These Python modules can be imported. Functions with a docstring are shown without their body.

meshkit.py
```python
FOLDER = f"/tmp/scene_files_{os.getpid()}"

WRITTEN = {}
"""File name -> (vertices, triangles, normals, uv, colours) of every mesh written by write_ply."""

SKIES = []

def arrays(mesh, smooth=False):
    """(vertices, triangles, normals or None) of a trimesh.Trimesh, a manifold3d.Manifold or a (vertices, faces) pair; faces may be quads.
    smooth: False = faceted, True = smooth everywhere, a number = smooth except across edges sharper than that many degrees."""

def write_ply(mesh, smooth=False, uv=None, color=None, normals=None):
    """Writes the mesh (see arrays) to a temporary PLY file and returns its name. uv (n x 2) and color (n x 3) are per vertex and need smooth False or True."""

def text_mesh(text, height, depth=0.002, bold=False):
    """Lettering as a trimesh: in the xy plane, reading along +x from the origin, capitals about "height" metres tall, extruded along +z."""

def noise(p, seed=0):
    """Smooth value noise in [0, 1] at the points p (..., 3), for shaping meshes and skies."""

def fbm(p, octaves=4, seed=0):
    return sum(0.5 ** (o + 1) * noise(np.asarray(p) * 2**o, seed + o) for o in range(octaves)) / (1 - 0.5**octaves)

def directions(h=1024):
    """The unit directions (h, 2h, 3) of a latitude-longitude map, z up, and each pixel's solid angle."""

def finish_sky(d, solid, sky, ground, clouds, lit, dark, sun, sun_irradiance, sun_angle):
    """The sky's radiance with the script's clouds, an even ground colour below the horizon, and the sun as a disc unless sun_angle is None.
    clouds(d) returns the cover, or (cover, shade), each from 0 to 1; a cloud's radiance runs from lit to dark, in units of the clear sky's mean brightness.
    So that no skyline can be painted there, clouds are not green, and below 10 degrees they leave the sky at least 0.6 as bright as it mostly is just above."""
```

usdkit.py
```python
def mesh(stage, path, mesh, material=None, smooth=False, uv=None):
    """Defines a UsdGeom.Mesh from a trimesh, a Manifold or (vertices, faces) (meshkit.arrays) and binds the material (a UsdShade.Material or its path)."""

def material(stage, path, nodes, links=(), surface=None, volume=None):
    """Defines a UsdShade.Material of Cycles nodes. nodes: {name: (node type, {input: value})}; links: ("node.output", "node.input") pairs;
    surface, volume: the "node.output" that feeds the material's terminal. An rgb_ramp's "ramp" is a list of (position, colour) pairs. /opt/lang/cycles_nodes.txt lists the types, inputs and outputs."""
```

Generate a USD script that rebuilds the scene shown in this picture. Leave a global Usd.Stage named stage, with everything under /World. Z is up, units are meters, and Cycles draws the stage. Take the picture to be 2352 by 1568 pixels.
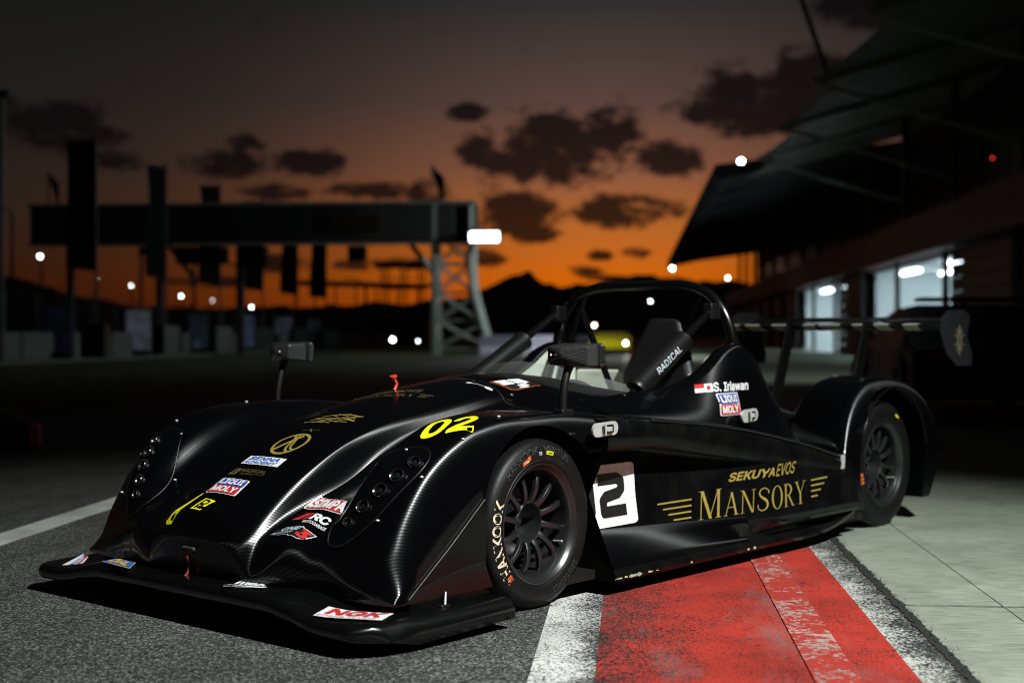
import math, random, glob, numpy as np, trimesh, usdkit, meshkit
from pxr import Usd, UsdGeom, UsdLux, UsdShade, Gf, Sdf
from scipy.interpolate import PchipInterpolator as PC
from shapely.geometry import Polygon, LineString, Point, box as sbox, MultiPolygon
from shapely import affinity, union_all, box as vbox
import manifold3d as m3

rng = np.random.default_rng(7)
stage = Usd.Stage.CreateInMemory()
UsdGeom.SetStageUpAxis(stage, 'Z'); UsdGeom.SetStageMetersPerUnit(stage, 1.0)
UsdGeom.Xform.Define(stage, '/World'); UsdGeom.Scope.Define(stage, '/World/Looks')

# ------------------------------------------------------------------ camera
cam = UsdGeom.Camera.Define(stage, '/World/camera')
cam.AddTranslateOp().Set((0, 0, 0.855)); cam.AddRotateXOp().Set(90 - 0.273)
cam.CreateFocalLengthAttr(48.2); cam.CreateHorizontalApertureAttr(36.0)
cam.CreateFStopAttr(2.0); cam.CreateFocusDistanceAttr(4.25); cam.CreateExposureAttr(0.0)
cam.CreateClippingRangeAttr((0.05, 20000))

# ------------------------------------------------------------------ material helper
_mats = {}
def mat(name, nodes, links=(), surface=None, volume=None):
    if name not in _mats:
        _mats[name] = usdkit.material(stage, '/World/Looks/' + name, nodes, links, surface=surface, volume=volume)
    return _mats[name]
def pm(name, color, rough=0.5, metallic=0.0, bump=0, bscale=40, vary=0.0, vscale=6, **kw):
    """principled paint with some grain, tone variation and fine relief"""
    nodes = {'p': ('principled_bsdf', dict(base_color=color, roughness=rough, metallic=metallic, **kw)), 'g': ('geometry', {})}
    links = []
    if vary:
        nodes['n'] = ('noise_texture', dict(scale=vscale, detail=5.0, roughness=0.6))
        nodes['r'] = ('rgb_ramp', {'ramp': [(0.3, tuple(c * (1 - vary) for c in color)), (0.7, tuple(min(1, c * (1 + vary)) for c in color))]})
        links += [('g.position', 'n.vector'), ('n.fac', 'r.fac'), ('r.color', 'p.base_color')]
    if bump:
        nodes['bn'] = ('noise_texture', dict(scale=bscale, detail=3.0)); nodes['b'] = ('bump', dict(strength=1.0, distance=bump))
        links += [('g.position', 'bn.vector'), ('bn.fac', 'b.height'), ('b.normal', 'p.normal')]
    return mat(name, nodes, links, 'p.BSDF')
def em(name, color, strength):
    return mat(name, {'e': ('emission', dict(color=color, strength=strength))}, (), 'e.emission')

# ------------------------------------------------------------------ sky (dusk: sun just under the horizon behind the hills)
SUN_AZ = math.radians(4.0)
def sky():
    N = {'tc': ('texture_coordinate', {}), 'sep': ('separate_xyz', {}),
         'sky': ('sky_texture', dict(sky_type='single_scattering', sun_disc=False, sun_elevation=math.radians(-1.5), sun_rotation=SUN_AZ, altitude=10.0, aerosol_density=2.0)),
         'el': ('math', dict(math_type='arcsine')), 'az': ('math', dict(math_type='arctan2')),
         # glow after sunset, by elevation, centred on the sun's bearing
         'elm': ('map_range', dict(from_min=0.0, from_max=0.32, clamp=True)),
         'hot': ('rgb_ramp', {'ramp': SKY_HOT}), 'cool': ('rgb_ramp', {'ramp': SKY_COOL}),
         'da': ('math', dict(math_type='subtract', value2=SUN_AZ)), 'db': ('math', dict(math_type='multiply', value2=1 / 0.20)),
         'dc': ('math', dict(math_type='power', value2=2.0)), 'dd': ('math', dict(math_type='multiply', value2=-1.0)), 'de': ('math', dict(math_type='exponent')),
         'dabs': ('math', dict(math_type='absolute')),
         'mx': ('mix_color', dict(blend_type='mix')),
         'add': ('mix_color', dict(blend_type='add', fac=0.004, use_clamp=False, use_clamp_result=False)),
         'uv': ('combine_xyz', {}),
         }
    L = [('tc.generated', 'sep.vector'), ('sep.z', 'el.value1'), ('sep.x', 'az.value1'), ('sep.y', 'az.value2'),
         ('el.value', 'elm.value'), ('elm.result', 'hot.fac'), ('elm.result', 'cool.fac'), ('az.value', 'da.value1'), ('da.value', 'db.value1'), ('db.value', 'dabs.value1'), ('dabs.value', 'dc.value1'),
         ('dc.value', 'dd.value1'), ('dd.value', 'de.value1'), ('de.value', 'mx.fac'), ('cool.color', 'mx.a'), ('hot.color', 'mx.b'),
         ('mx.result', 'add.a'), ('sky.color', 'add.b'), ('az.value', 'uv.x'), ('el.value', 'uv.y')]
    # cumulus: each a soft ellipse in bearing and elevation, torn by noise; then a scatter of generic ones elsewhere
    N['wn'] = ('noise_texture', dict(scale=24.0, detail=5.0, roughness=0.62, distortion=0.4)); N['wn2'] = ('noise_texture', dict(scale=78.0, detail=6.0, roughness=0.7))
    N['wnm'] = ('mapping', dict(scale=(1.0, 1.6, 1.0)))
    L += [('uv.vector', 'wnm.vector'), ('wnm.vector', 'wn.vector'), ('wnm.vector', 'wn2.vector')]
    N['ws'] = ('math', dict(math_type='multiply_add', value2=0.55)); L += [('wn2.fac', 'ws.value1'), ('wn.fac', 'ws.value3')]
    N['wo'] = ('math', dict(math_type='multiply_add', value2=5.4, value3=-4.2)); L += [('ws.value', 'wo.value1')]
    prev = None
    for i, (px, py, rx, ry, amt) in enumerate(CLOUDS):
        a, e = math.atan((px - 1176) / 3150), math.atan((769 - py) / 3150)
        N[f's{i}'] = ('vector_math', dict(math_type='subtract', vector2=(a, e, 0.0)))
        N[f'd{i}'] = ('vector_math', dict(math_type='multiply', vector2=(3150 / rx, 3150 / ry, 0.0)))
        N[f'l{i}'] = ('vector_math', dict(math_type='length'))
        N[f'm{i}'] = ('map_range', dict(from_min=1.36, from_max=0.5, to_min=-1.6, to_max=amt * 1.15, clamp=True))
        L += [('uv.vector', f's{i}.vector1'), (f's{i}.vector', f'd{i}.vector1'), (f'd{i}.vector', f'l{i}.vector1'), (f'l{i}.value', f'm{i}.value')]
        if prev:
            N[f'x{i}'] = ('math', dict(math_type='maximum')); L += [(prev, f'x{i}.value1'), (f'm{i}.result', f'x{i}.value2')]; prev = f'x{i}.value'
        else:
            prev = f'm{i}.result'
    # elsewhere in the sky: broken cloud of the same kind
    N['gn'] = ('noise_texture', dict(scale=9.0, detail=5.0, roughness=0.55)); N['gm'] = ('map_range', dict(from_min=0.56, from_max=0.72, to_min=-1.5, to_max=0.5, clamp=True))
    N['out'] = ('map_range', dict(from_min=0.42, from_max=0.6, to_min=-1.5, to_max=0.0, clamp=True)); N['gs'] = ('math', dict(math_type='minimum'))
    N['outa'] = ('math', dict(math_type='absolute')); N['gx'] = ('math', dict(math_type='maximum'))
    L += [('wnm.vector', 'gn.vector'), ('gn.fac', 'gm.value'), ('da.value', 'outa.value1'), ('outa.value', 'out.value'), ('gm.result', 'gs.value1'), ('out.result', 'gs.value2'), (prev, 'gx.value1'), ('gs.value', 'gx.value2')]
    N['cs'] = ('math', dict(math_type='add')); L += [('gx.value', 'cs.value1'), ('wo.value', 'cs.value2')]
    N['cm'] = ('map_range', dict(range_type='smoothstep', from_min=-0.75, from_max=0.75, to_min=0.0, to_max=0.97, clamp=True)); L += [('cs.value', 'cm.value')]
    N['cc'] = ('mix_color', dict(blend_type='multiply', fac=1.0, b=CLOUD_TINT)); L += [('add.result', 'cc.a')]
    N['ca'] = ('mix_color', dict(blend_type='add', fac=1.0, b=(.026, .016, .018), use_clamp=False, use_clamp_result=False)); L += [('cc.result', 'ca.a')]
    N['fin'] = ('mix_color', dict(blend_type='mix')); L += [('cm.result', 'fin.fac'), ('add.result', 'fin.a'), ('ca.result', 'fin.b')]
    N['bg'] = ('background_shader', dict(strength=0.15)); L += [('fin.result', 'bg.color')]
    m = mat('sky_material', N, L, 'bg.background')
    d = UsdLux.DomeLight.Define(stage, '/World/sky'); d.CreateIntensityAttr(1.0)
    UsdShade.MaterialBindingAPI.Apply(d.GetPrim()).Bind(m)
    d.GetPrim().SetCustomDataByKey('kind', 'structure'); return d
def lin(r, g, b, k=1 / 0.15):
    return tuple(k * (c / 255 / 12.92 if c / 255 < .04045 else ((c / 255 + .055) / 1.055) ** 2.4) for c in (r, g, b))
SKY_HOT = [(0.0, lin(205, 76, 2)), (0.13, lin(208, 100, 10)), (0.25, lin(182, 102, 42)), (0.37, lin(136, 86, 62)), (0.52, lin(90, 67, 60)), (0.75, lin(46, 45, 46)), (1.0, lin(28, 29, 32))]
SKY_COOL = [(0.0, lin(42, 14, 5)), (0.12, lin(48, 21, 10)), (0.25, lin(42, 29, 23)), (0.42, lin(34, 30, 28)), (0.75, lin(20, 22, 21)), (1.0, lin(14, 15, 17))]
CLOUD_TINT = (0.045, 0.05, 0.06)
CLOUDS = [(1250, 345, 190, 95, 1.0), (1135, 355, 95, 60, .9), (1400, 300, 85, 75, .9), (1455, 482, 150, 42, 1.0), (1195, 490, 110, 62, 1.0), (1230, 535, 80, 30, .8), (1535, 365, 85, 50, .75), (1075, 258, 52, 26, .8),
          (715, 378, 95, 38, .9), (520, 385, 105, 42, .7), (560, 335, 60, 28, .5), (850, 440, 120, 26, .7), (985, 440, 60, 40, .6), (640, 445, 130, 22, .5), (1340, 625, 52, 18, .8), (1380, 588, 34, 14, .8), (1460, 580, 44, 15, .7),
          (1740, 245, 190, 85, 1.0), (1850, 190, 120, 70, .9), (1610, 260, 40, 50, .6), (150, 320, 130, 75, .8), (240, 380, 80, 30, .4), (2000, 30, 150, 70, .8), (1110, 590, 60, 26, .7), (930, 605, 90, 18, .6), (640, 610, 120, 26, .5), (1390, 640, 80, 10, .6), (800, 610, 50, 14, .5), (480, 650, 110, 18, .5)]
sky()

# ------------------------------------------------------------------ frames, names, labels
TH = math.atan(274 / 3150)                      # bearing of the pit lane
SD, RD = np.array([math.sin(TH), math.cos(TH), 0]), np.array([math.cos(TH), -math.sin(TH), 0])
def T(s, t, z=0.0):                             # pit lane frame: s to the right, t along the lane
    return RD * s + SD * t + np.array([0, 0, z])
LANE = np.array([[RD[0], SD[0], 0, 0], [RD[1], SD[1], 0, 0], [0, 0, 1, 0], [0, 0, 0, 1.0]])
PSI = math.radians(40.7)
FW, LF = np.array([-math.sin(PSI), -math.cos(PSI), 0]), np.array([math.cos(PSI), -math.sin(PSI), 0])
CARO = np.array([64 * 4.284 / 3150, 4.284, 0]) - .70 * LF
CAR_ANGLE = math.degrees(math.atan2(FW[1], FW[0]))
_count = {}
def numbered(parent, name):
    k = (parent, name); n = _count.get(k, 0); _count[k] = n + 1
    return f'{parent}/{name}' if n == 0 else f'{parent}/{name}_{n:03d}'
def path(p): return '/World' if p is None else str(p.GetPath() if hasattr(p, 'GetPath') else p)
def tag(o, label=None, cat=None, group=None, kind=None):
    p = o.GetPrim() if hasattr(o, 'GetPrim') else o
    for k, v in (('label', label), ('category', cat), ('group', group), ('kind', kind)):
        if v: p.SetCustomDataByKey(k, v)
    return o
def obj(name, mesh, m, parent=None, smooth=False, label=None, cat=None, group=None, kind=None):
    o = usdkit.mesh(stage, numbered(path(parent), name), mesh, m, smooth=smooth)
    return tag(o, label, cat, group, kind)
def thing(name, label=None, cat=None, loc=(0, 0, 0), rotz=0.0, group=None, parent=None):
    x = UsdGeom.Xform.Define(stage, numbered(path(parent), name))
    if any(loc) or rotz:
        x.AddTranslateOp().Set(Gf.Vec3d(*map(float, loc))); x.AddRotateZOp().Set(float(rotz))
    return tag(x, label, cat, group)
def copy_of(src, name, label, cat, loc, rotz=0.0, group=None):
    x = thing(name, label, cat, loc, rotz, group); x.GetPrim().GetReferences().AddInternalReference(src.GetPath()); x.GetPrim().SetInstanceable(True); return x
LANE_ROT = -math.degrees(TH)                    # things laid out along the lane: x = s, y = t

# ------------------------------------------------------------------ shape helpers
cat_ = trimesh.util.concatenate
def bx(x0, x1, y0, y1, z0, z1):
    b = trimesh.creation.box([abs(x1 - x0), abs(y1 - y0), abs(z1 - z0)]); b.apply_translation([(x0 + x1) / 2, (y0 + y1) / 2, (z0 + z1) / 2]); return b
def rbx(x0, x1, y0, y1, z0, z1, r=0.005, seg=8):
    s = []
    for x in (x0 + r, x1 - r):
        for y in (y0 + r, y1 - r):
            for z in (z0 + r, z1 - r): s.append(m3.Manifold.sphere(r, seg).translate((x, y, z)))
    return tm(m3.Manifold.batch_hull(s))
def tm(m):
    k = m.to_mesh(); return trimesh.Trimesh(np.array(k.vert_properties[:, :3]), np.array(k.tri_verts), process=False)
def mani(t):
    t = t.copy(); t.merge_vertices()
    return m3.Manifold(m3.Mesh(np.asarray(t.vertices, np.float32), np.asarray(t.faces, np.uint32)))
def tube(pts, r, sides=12, cap=True):
    p = np.asarray(pts, float); n = len(p); t = np.gradient(p, axis=0); t /= np.linalg.norm(t, axis=1, keepdims=True)
    a = np.cross(t[0], [0, 0, 1.0] if abs(t[0][2]) < .9 else [1.0, 0, 0]); a /= np.linalg.norm(a); A = []
    for i in range(n):
        a = a - t[i] * (a @ t[i]); a /= np.linalg.norm(a); A.append(a)
    A = np.array(A); B = np.cross(t, A); ang = np.arange(sides) * 2 * np.pi / sides; r = np.broadcast_to(r, (n,))
    v = (p[:, None] + r[:, None, None] * (np.cos(ang)[None, :, None] * A[:, None] + np.sin(ang)[None, :, None] * B[:, None])).reshape(-1, 3)
    i, j = np.meshgrid(np.arange(n - 1), np.arange(sides), indexing='ij')
    q = np.stack([i * sides + j, i * sides + (j + 1) % sides, (i + 1) * sides + (j + 1) % sides, (i + 1) * sides + j], -1).reshape(-1, 4)
    f = [q[:, [0, 1, 2]], q[:, [0, 2, 3]]]
    if cap:
        v = np.vstack([v, p[0], p[-1]]); k = np.arange(sides); e = (n - 1) * sides
        f += [np.stack([(k + 1) % sides, k, np.full(sides, n * sides)], 1), np.stack([e + k, e + (k + 1) % sides, np.full(sides, n * sides + 1)], 1)]
    m = trimesh.Trimesh(v, np.vstack(f), process=False)
    if m.volume < 0: m.invert()
    return m
def spline(pts, n):
    from scipy.interpolate import CubicSpline
    p = np.asarray(pts, float); d = np.r_[0, np.cumsum(np.linalg.norm(np.diff(p, axis=0), axis=1))]
    return CubicSpline(d, p)(np.linspace(0, d[-1], n))
def rod(a, b, r, sides=10): return tube([a, b], r, sides)
def lathe(prof, sides=48, axis='z'):
    """profile (r, h) revolved about z, open polyline"""
    p = np.asarray(prof, float); n = len(p); ang = np.arange(sides) * 2 * np.pi / sides
    v = np.stack([p[:, None, 0] * np.cos(ang), p[:, None, 0] * np.sin(ang), np.broadcast_to(p[:, None, 1], (n, sides))], -1).reshape(-1, 3)
    i, j = np.meshgrid(np.arange(n - 1), np.arange(sides), indexing='ij')
    q = np.stack([i * sides + j, i * sides + (j + 1) % sides, (i + 1) * sides + (j + 1) % sides, (i + 1) * sides + j], -1).reshape(-1, 4)
    m = trimesh.Trimesh(v, np.vstack([q[:, [0, 1, 2]], q[:, [0, 2, 3]]]), process=False)
    if axis == 'y': m.vertices = m.vertices[:, [0, 2, 1]] * [1, 1, 1]; m.invert()
    return m
def prism(poly, z0, z1):
    return cat_([trimesh.creation.extrude_polygon(g, z1 - z0, engine='earcut').apply_translation([0, 0, z0]) for g in getattr(poly, 'geoms', [poly]) if g.area > 1e-12])
def grid(nu, nv, fn, closed=False):
    """fn(u, v) -> (x, y, z) arrays on a grid"""
    u, v = np.meshgrid(np.linspace(0, 1, nu), np.linspace(0, 1, nv), indexing='ij'); P = np.stack(fn(u, v), -1).reshape(-1, 3)
    return trimesh.Trimesh(P, gridfaces(nu, nv), process=False)
def gridfaces(nu, nv):
    i, j = np.meshgrid(np.arange(nu - 1), np.arange(nv - 1), indexing='ij'); a = i * nv + j
    q = np.stack([a, a + nv, a + nv + 1, a + 1], -1).reshape(-1, 4)
    return np.vstack([q[:, [0, 1, 2]], q[:, [0, 2, 3]]])
def loft(sections):
    """closed loops (k, n, 3) -> closed solid with fan caps"""
    S = np.asarray(sections, float); k, n, _ = S.shape; v = S.reshape(-1, 3)
    i, j = np.meshgrid(np.arange(k - 1), np.arange(n), indexing='ij')
    q = np.stack([i * n + j, i * n + (j + 1) % n, (i + 1) * n + (j + 1) % n, (i + 1) * n + j], -1).reshape(-1, 4)
    f = [q[:, [0, 1, 2]], q[:, [0, 2, 3]]]
    for row, flip in ((0, True), (k - 1, False)):
        pl = Polygon(S[row][:, 1:]) if np.ptp(S[row][:, 0]) < np.ptp(S[row][:, 1]) else Polygon(S[row][:, [0, 2]])
        vv, ff = trimesh.creation.triangulate_polygon(pl, engine='earcut')
        c = S[row][:, 1:] if np.ptp(S[row][:, 0]) < np.ptp(S[row][:, 1]) else S[row][:, [0, 2]]
        idx = np.array([np.argmin(((c - x) ** 2).sum(1)) for x in vv]) + row * n
        ff = idx[ff]; f.append(ff[:, ::-1] if flip else ff)
    m = trimesh.Trimesh(v, np.vstack(f), process=False); m.fix_normals(); return m

# ------------------------------------------------------------------ lettering
from PIL import Image, ImageDraw, ImageFont
_FONT = glob.glob('/opt/blender-*/*/datafiles/fonts/Inter.woff2')[0]
_txt = {}
def text2d(s, bold=0, shear=0.0, wide=1.0, px=110):
    """capitals of height 1, starting at x = 0, as a shapely shape"""
    k = (s, bold, shear, wide)
    if k not in _txt:
        f = ImageFont.truetype(_FONT, px); x0, y0, x1, y1 = f.getbbox(s, anchor='ls', stroke_width=bold)
        im = Image.new('L', (x1 - x0 + 8, y1 - y0 + 8)); ImageDraw.Draw(im).text((4 - x0, 4 - y0), s, 255, f, anchor='ls', stroke_width=bold)
        on = np.pad(np.asarray(im) > 127, ((0, 0), (1, 1))).astype(np.int8)
        r, a = np.nonzero(np.diff(on, axis=1) == 1); b = np.nonzero(np.diff(on, axis=1) == -1)[1]
        g = union_all(vbox(a, -r - 1, b, -r)).buffer(.6).buffer(-.6).simplify(.6); c = 1 / (.727 * px)
        g = affinity.affine_transform(g, [c, 0, 0, c, -4 * c, (4 - y0) * c])
        g = affinity.affine_transform(g, [wide, shear, 0, 1, 0, 0]); b = g.bounds
        _txt[k] = affinity.translate(g, -b[0], 0)
    return _txt[k]
def fit(g, x0, y0, x1, y1):
    """stretch a shape into a rectangle"""
    a, b, c, d = g.bounds
    return affinity.affine_transform(g, [(x1 - x0) / (c - a), 0, 0, (y1 - y0) / (d - b), x0 - a * (x1 - x0) / (c - a), y0 - b * (y1 - y0) / (d - b)])
def serif_word(word):
    """tall roman capitals with fine serifs (only the letters the car carries)"""
    def stem(x, w, h=1.0, s=.07, y=0.0): return union_all([sbox(x, y, x + w, y + h), sbox(x - s, y, x + w + s, y + .022), sbox(x - s, y + h - .022, x + w + s, y + h)])
    def diag(x0, y0, x1, y1, w): return Polygon([(x0, y0), (x0 + w, y0), (x1 + w, y1), (x1, y1)])
    def ell(x, y, a, b): return affinity.scale(Point(x, y).buffer(1, 24), a, b, origin=(x, y))
    T_, N_ = .085, .032
    def M(): return union_all([sbox(.06, 0, .06 + N_, 1), sbox(0, 0, .16, .022), sbox(-.02, .978, .12, 1), diag(.37, 0, .05, 1, T_ + .02), diag(.37, 0, .66, 1, N_), stem(.66, T_, s=.06)]), .85
    def A(): return union_all([diag(.05, 0, .30, 1, N_), diag(.50, 0, .27, 1, T_), sbox(.13, .33, .46, .362), sbox(-.03, 0, .15, .022), sbox(.43, 0, .66, .022)]), .66
    def N(): return union_all([sbox(.07, 0, .07 + N_, 1), sbox(0, 0, .17, .022), sbox(-.03, .978, .14, 1), diag(.50, 0, .05, 1, T_), sbox(.55, 0, .55 + N_, 1), sbox(.48, .978, .66, 1)]), .68
    def S():
        c = spline([(.44, .76), (.39, .93), (.25, .985), (.11, .9), (.08, .74), (.2, .58), (.34, .47), (.43, .3), (.38, .09), (.22, .015), (.08, .08), (.03, .27)], 60)
        w = np.interp(np.linspace(0, 1, 60), [0, .2, .35, .5, .65, .8, 1], [.016, .02, .03, .05, .035, .02, .016])
        return union_all([LineString(c[i:i + 2]).buffer(w[i]) for i in range(59)]), .5
    def O(): return ell(.33, .5, .32, .515).difference(ell(.33, .5, .225, .485)), .68
    def R():
        b = ell(.18, .735, .3, .265).difference(ell(.16, .735, .225, .237)).intersection(sbox(.1, 0, 1, 2))
        return union_all([stem(.06, T_), b, diag(.49, 0, .23, .48, T_), sbox(.45, 0, .64, .022)]), .62
    def Y(): return union_all([sbox(.27, 0, .27 + T_, .5), sbox(.19, 0, .43, .022), diag(.27, .45, .03, 1, T_), diag(.30, .45, .55, 1, N_), sbox(-.03, .978, .2, 1), sbox(.47, .978, .66, 1)]), .62
    out, x = [], 0
    for i, ch in enumerate(word):
        g, adv = {'M': M, 'A': A, 'N': N, 'S': S, 'O': O, 'R': R, 'Y': Y}[ch]()
        k = 1.22 if i == 0 else 1.0
        out.append(affinity.translate(affinity.scale(g, k, k, origin=(0, 0)), x, 0)); x += (adv + .07) * k
    return union_all(out)
def decal_mesh(shape, quad, surf, off, step=0.02):
    """A shape in the unit square, laid through four corners (a, b), given lower left, lower right, upper right, upper left, on surf(a, b) -> (points, normals)."""
    Q = np.asarray(quad, float); w, h = np.linalg.norm(Q[1] - Q[0]), np.linalg.norm(Q[3] - Q[0]); parts = []
    nx, ny = max(1, int(w / step)), max(1, int(h / step))
    for i in range(nx):
        for j in range(ny):
            c = shape.intersection(sbox(i / nx, j / ny, (i + 1) / nx, (j + 1) / ny))
            for g in getattr(c, 'geoms', [c]):
                if g.geom_type == 'Polygon' and g.area > 1e-7:
                    v, f = trimesh.creation.triangulate_polygon(g, engine='earcut'); parts.append(trimesh.Trimesh(np.c_[v, np.zeros(len(v))], f, process=False))
    m = cat_(parts); x, y = m.vertices[:, :1], m.vertices[:, 1:2]
    ab = Q[0] * (1 - x) * (1 - y) + Q[1] * x * (1 - y) + Q[2] * x * y + Q[3] * (1 - x) * y
    P, n = surf(ab[:, 0], ab[:, 1]); m.vertices = P + n * off
    m.merge_vertices()
    fn = m.face_normals.mean(0); 
    if fn @ n.mean(0) < 0: m.invert()
    return m

# ------------------------------------------------------------------ the race car's materials
def black_gloss(name, rough, aniso, base, spec, hatch):
    """black lacquer over twill: the weave shows as fine ribs in the light"""
    k = (FW * .62 + LF * .56 + np.array([0, 0, -.55])) * 2 * math.pi / .0078
    N = {'g': ('geometry', {}), 'd': ('vector_math', dict(math_type='dot_product', vector2=tuple(map(float, k)))), 'w': ('math', dict(math_type='sine')),
         'm1': ('map_range', dict(from_min=-.6, from_max=.6, to_min=1 - hatch, to_max=1.0, clamp=True)),
         'sp': ('math', dict(math_type='multiply', value2=spec)),
         'tan': ('combine_xyz', dict(x=float(FW[0]), y=float(FW[1]), z=0.0)),
         'p': ('principled_bsdf', dict(base_color=base, roughness=rough, anisotropic=aniso, coat_weight=.35, coat_roughness=.05, coat_ior=1.4))}
    L = [('g.position', 'd.vector1'), ('d.value', 'w.value1'), ('w.value', 'm1.value'), ('m1.result', 'sp.value1'), ('sp.value', 'p.specular_ior_level'), ('tan.vector', 'p.tangent')]
    return mat(name, N, L, 'p.BSDF')
BODY = black_gloss('black_carbon_body', .30, .965, (.0014, .0014, .0018), .52, .62)
SIDE = mat('black_body_paint', {'g': ('geometry', {}), 'n': ('noise_texture', dict(scale=7.0, detail=6.0, roughness=.65)), 'n2': ('noise_texture', dict(scale=160.0, detail=2.0)), 'r': ('map_range', dict(from_min=.3, from_max=.7, to_min=.11, to_max=.24, clamp=True)),
        'd': ('rgb_ramp', {'ramp': [(.4, (.0024, .0024, .0026)), (.75, (.0065, .0065, .006))]}), 'b': ('bump', dict(strength=.5, distance=.00012)), 'p': ('principled_bsdf', dict(specular_ior_level=.13, coat_weight=.08, coat_roughness=.04))},
        [('g.position', 'n.vector'), ('g.position', 'n2.vector'), ('n.fac', 'r.value'), ('r.result', 'p.roughness'), ('n.fac', 'd.fac'), ('d.color', 'p.base_color'), ('n2.fac', 'b.height'), ('b.normal', 'p.normal')], 'p.BSDF')
CARBON = mat('twill_carbon', {'g': ('geometry', {}), 'rot': ('vector_rotate', dict(rotate_type='z_axis', angle=-math.radians(CAR_ANGLE))),
        'c': ('checker_texture', dict(scale=170.0, color1=(.003, .003, .003), color2=(.05, .05, .051))), 'b': ('bump', dict(strength=.6, distance=.0006)),
        'p': ('principled_bsdf', dict(roughness=.28, coat_weight=.7, coat_roughness=.06, specular_ior_level=.6))},
        [('g.position', 'rot.vector'), ('rot.vector', 'c.vector'), ('c.color', 'p.base_color'), ('c.fac', 'b.height'), ('b.normal', 'p.normal')], 'p.BSDF')
RUBBER = pm('tyre_rubber', (.0045, .0045, .0045), .48, specular_ior_level=.28, bump=.0006, bscale=220, vary=.35, vscale=30)
RIMM = pm('black_rim_metal', (.010, .010, .011), .34, specular_ior_level=.8, bump=.0002, bscale=300)
SATIN = pm('satin_black', (.005, .005, .005), .38)
MATTE = pm('matt_black_plastic', (.004, .004, .004), .55)
CHROME = pm('bright_steel', (.74, .74, .70), .42, metallic=.55)
DARKMETAL = pm('dark_steel', (.12, .12, .12), .35, metallic=1.0)
WHITEGEL = pm('off_white_gelcoat', (.62, .64, .55), .45, vary=.06, vscale=12)
def flat(name, c, rough=.4): return pm('sticker_' + name, c, rough)
WHITE, RED, BLUE, NAVY, YEL, GOLD, ORG, BLK, CREAM, GREY = (flat('white', (.78, .78, .80)), flat('red', (.50, .03, .03)), flat('blue', (.03, .12, .46)), flat('navy', (.06, .05, .32)), flat('yellow', (.86, .80, .01)),
    flat('gold', (.30, .22, .045)), flat('orange', (.75, .13, .02)), flat('black', (.01, .01, .01)), flat('cream', (.66, .58, .40), .6), flat('pale_grey', (.5, .56, .6)))
DGOLD = flat('dull_gold', (.13, .10, .03))
LENS = mat('clear_plastic', {'f': ('fresnel', dict(IOR=1.5)), 't': ('transparent_bsdf', dict(color=(.8, .84, .84))), 'gl': ('glossy_bsdf', dict(color=(.9, .9, .9), roughness=.06)), 'm': ('mix_closure', {})},
           [('f.fac', 'm.fac'), ('t.BSDF', 'm.closure1'), ('gl.BSDF', 'm.closure2')], 'm.closure')

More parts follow.
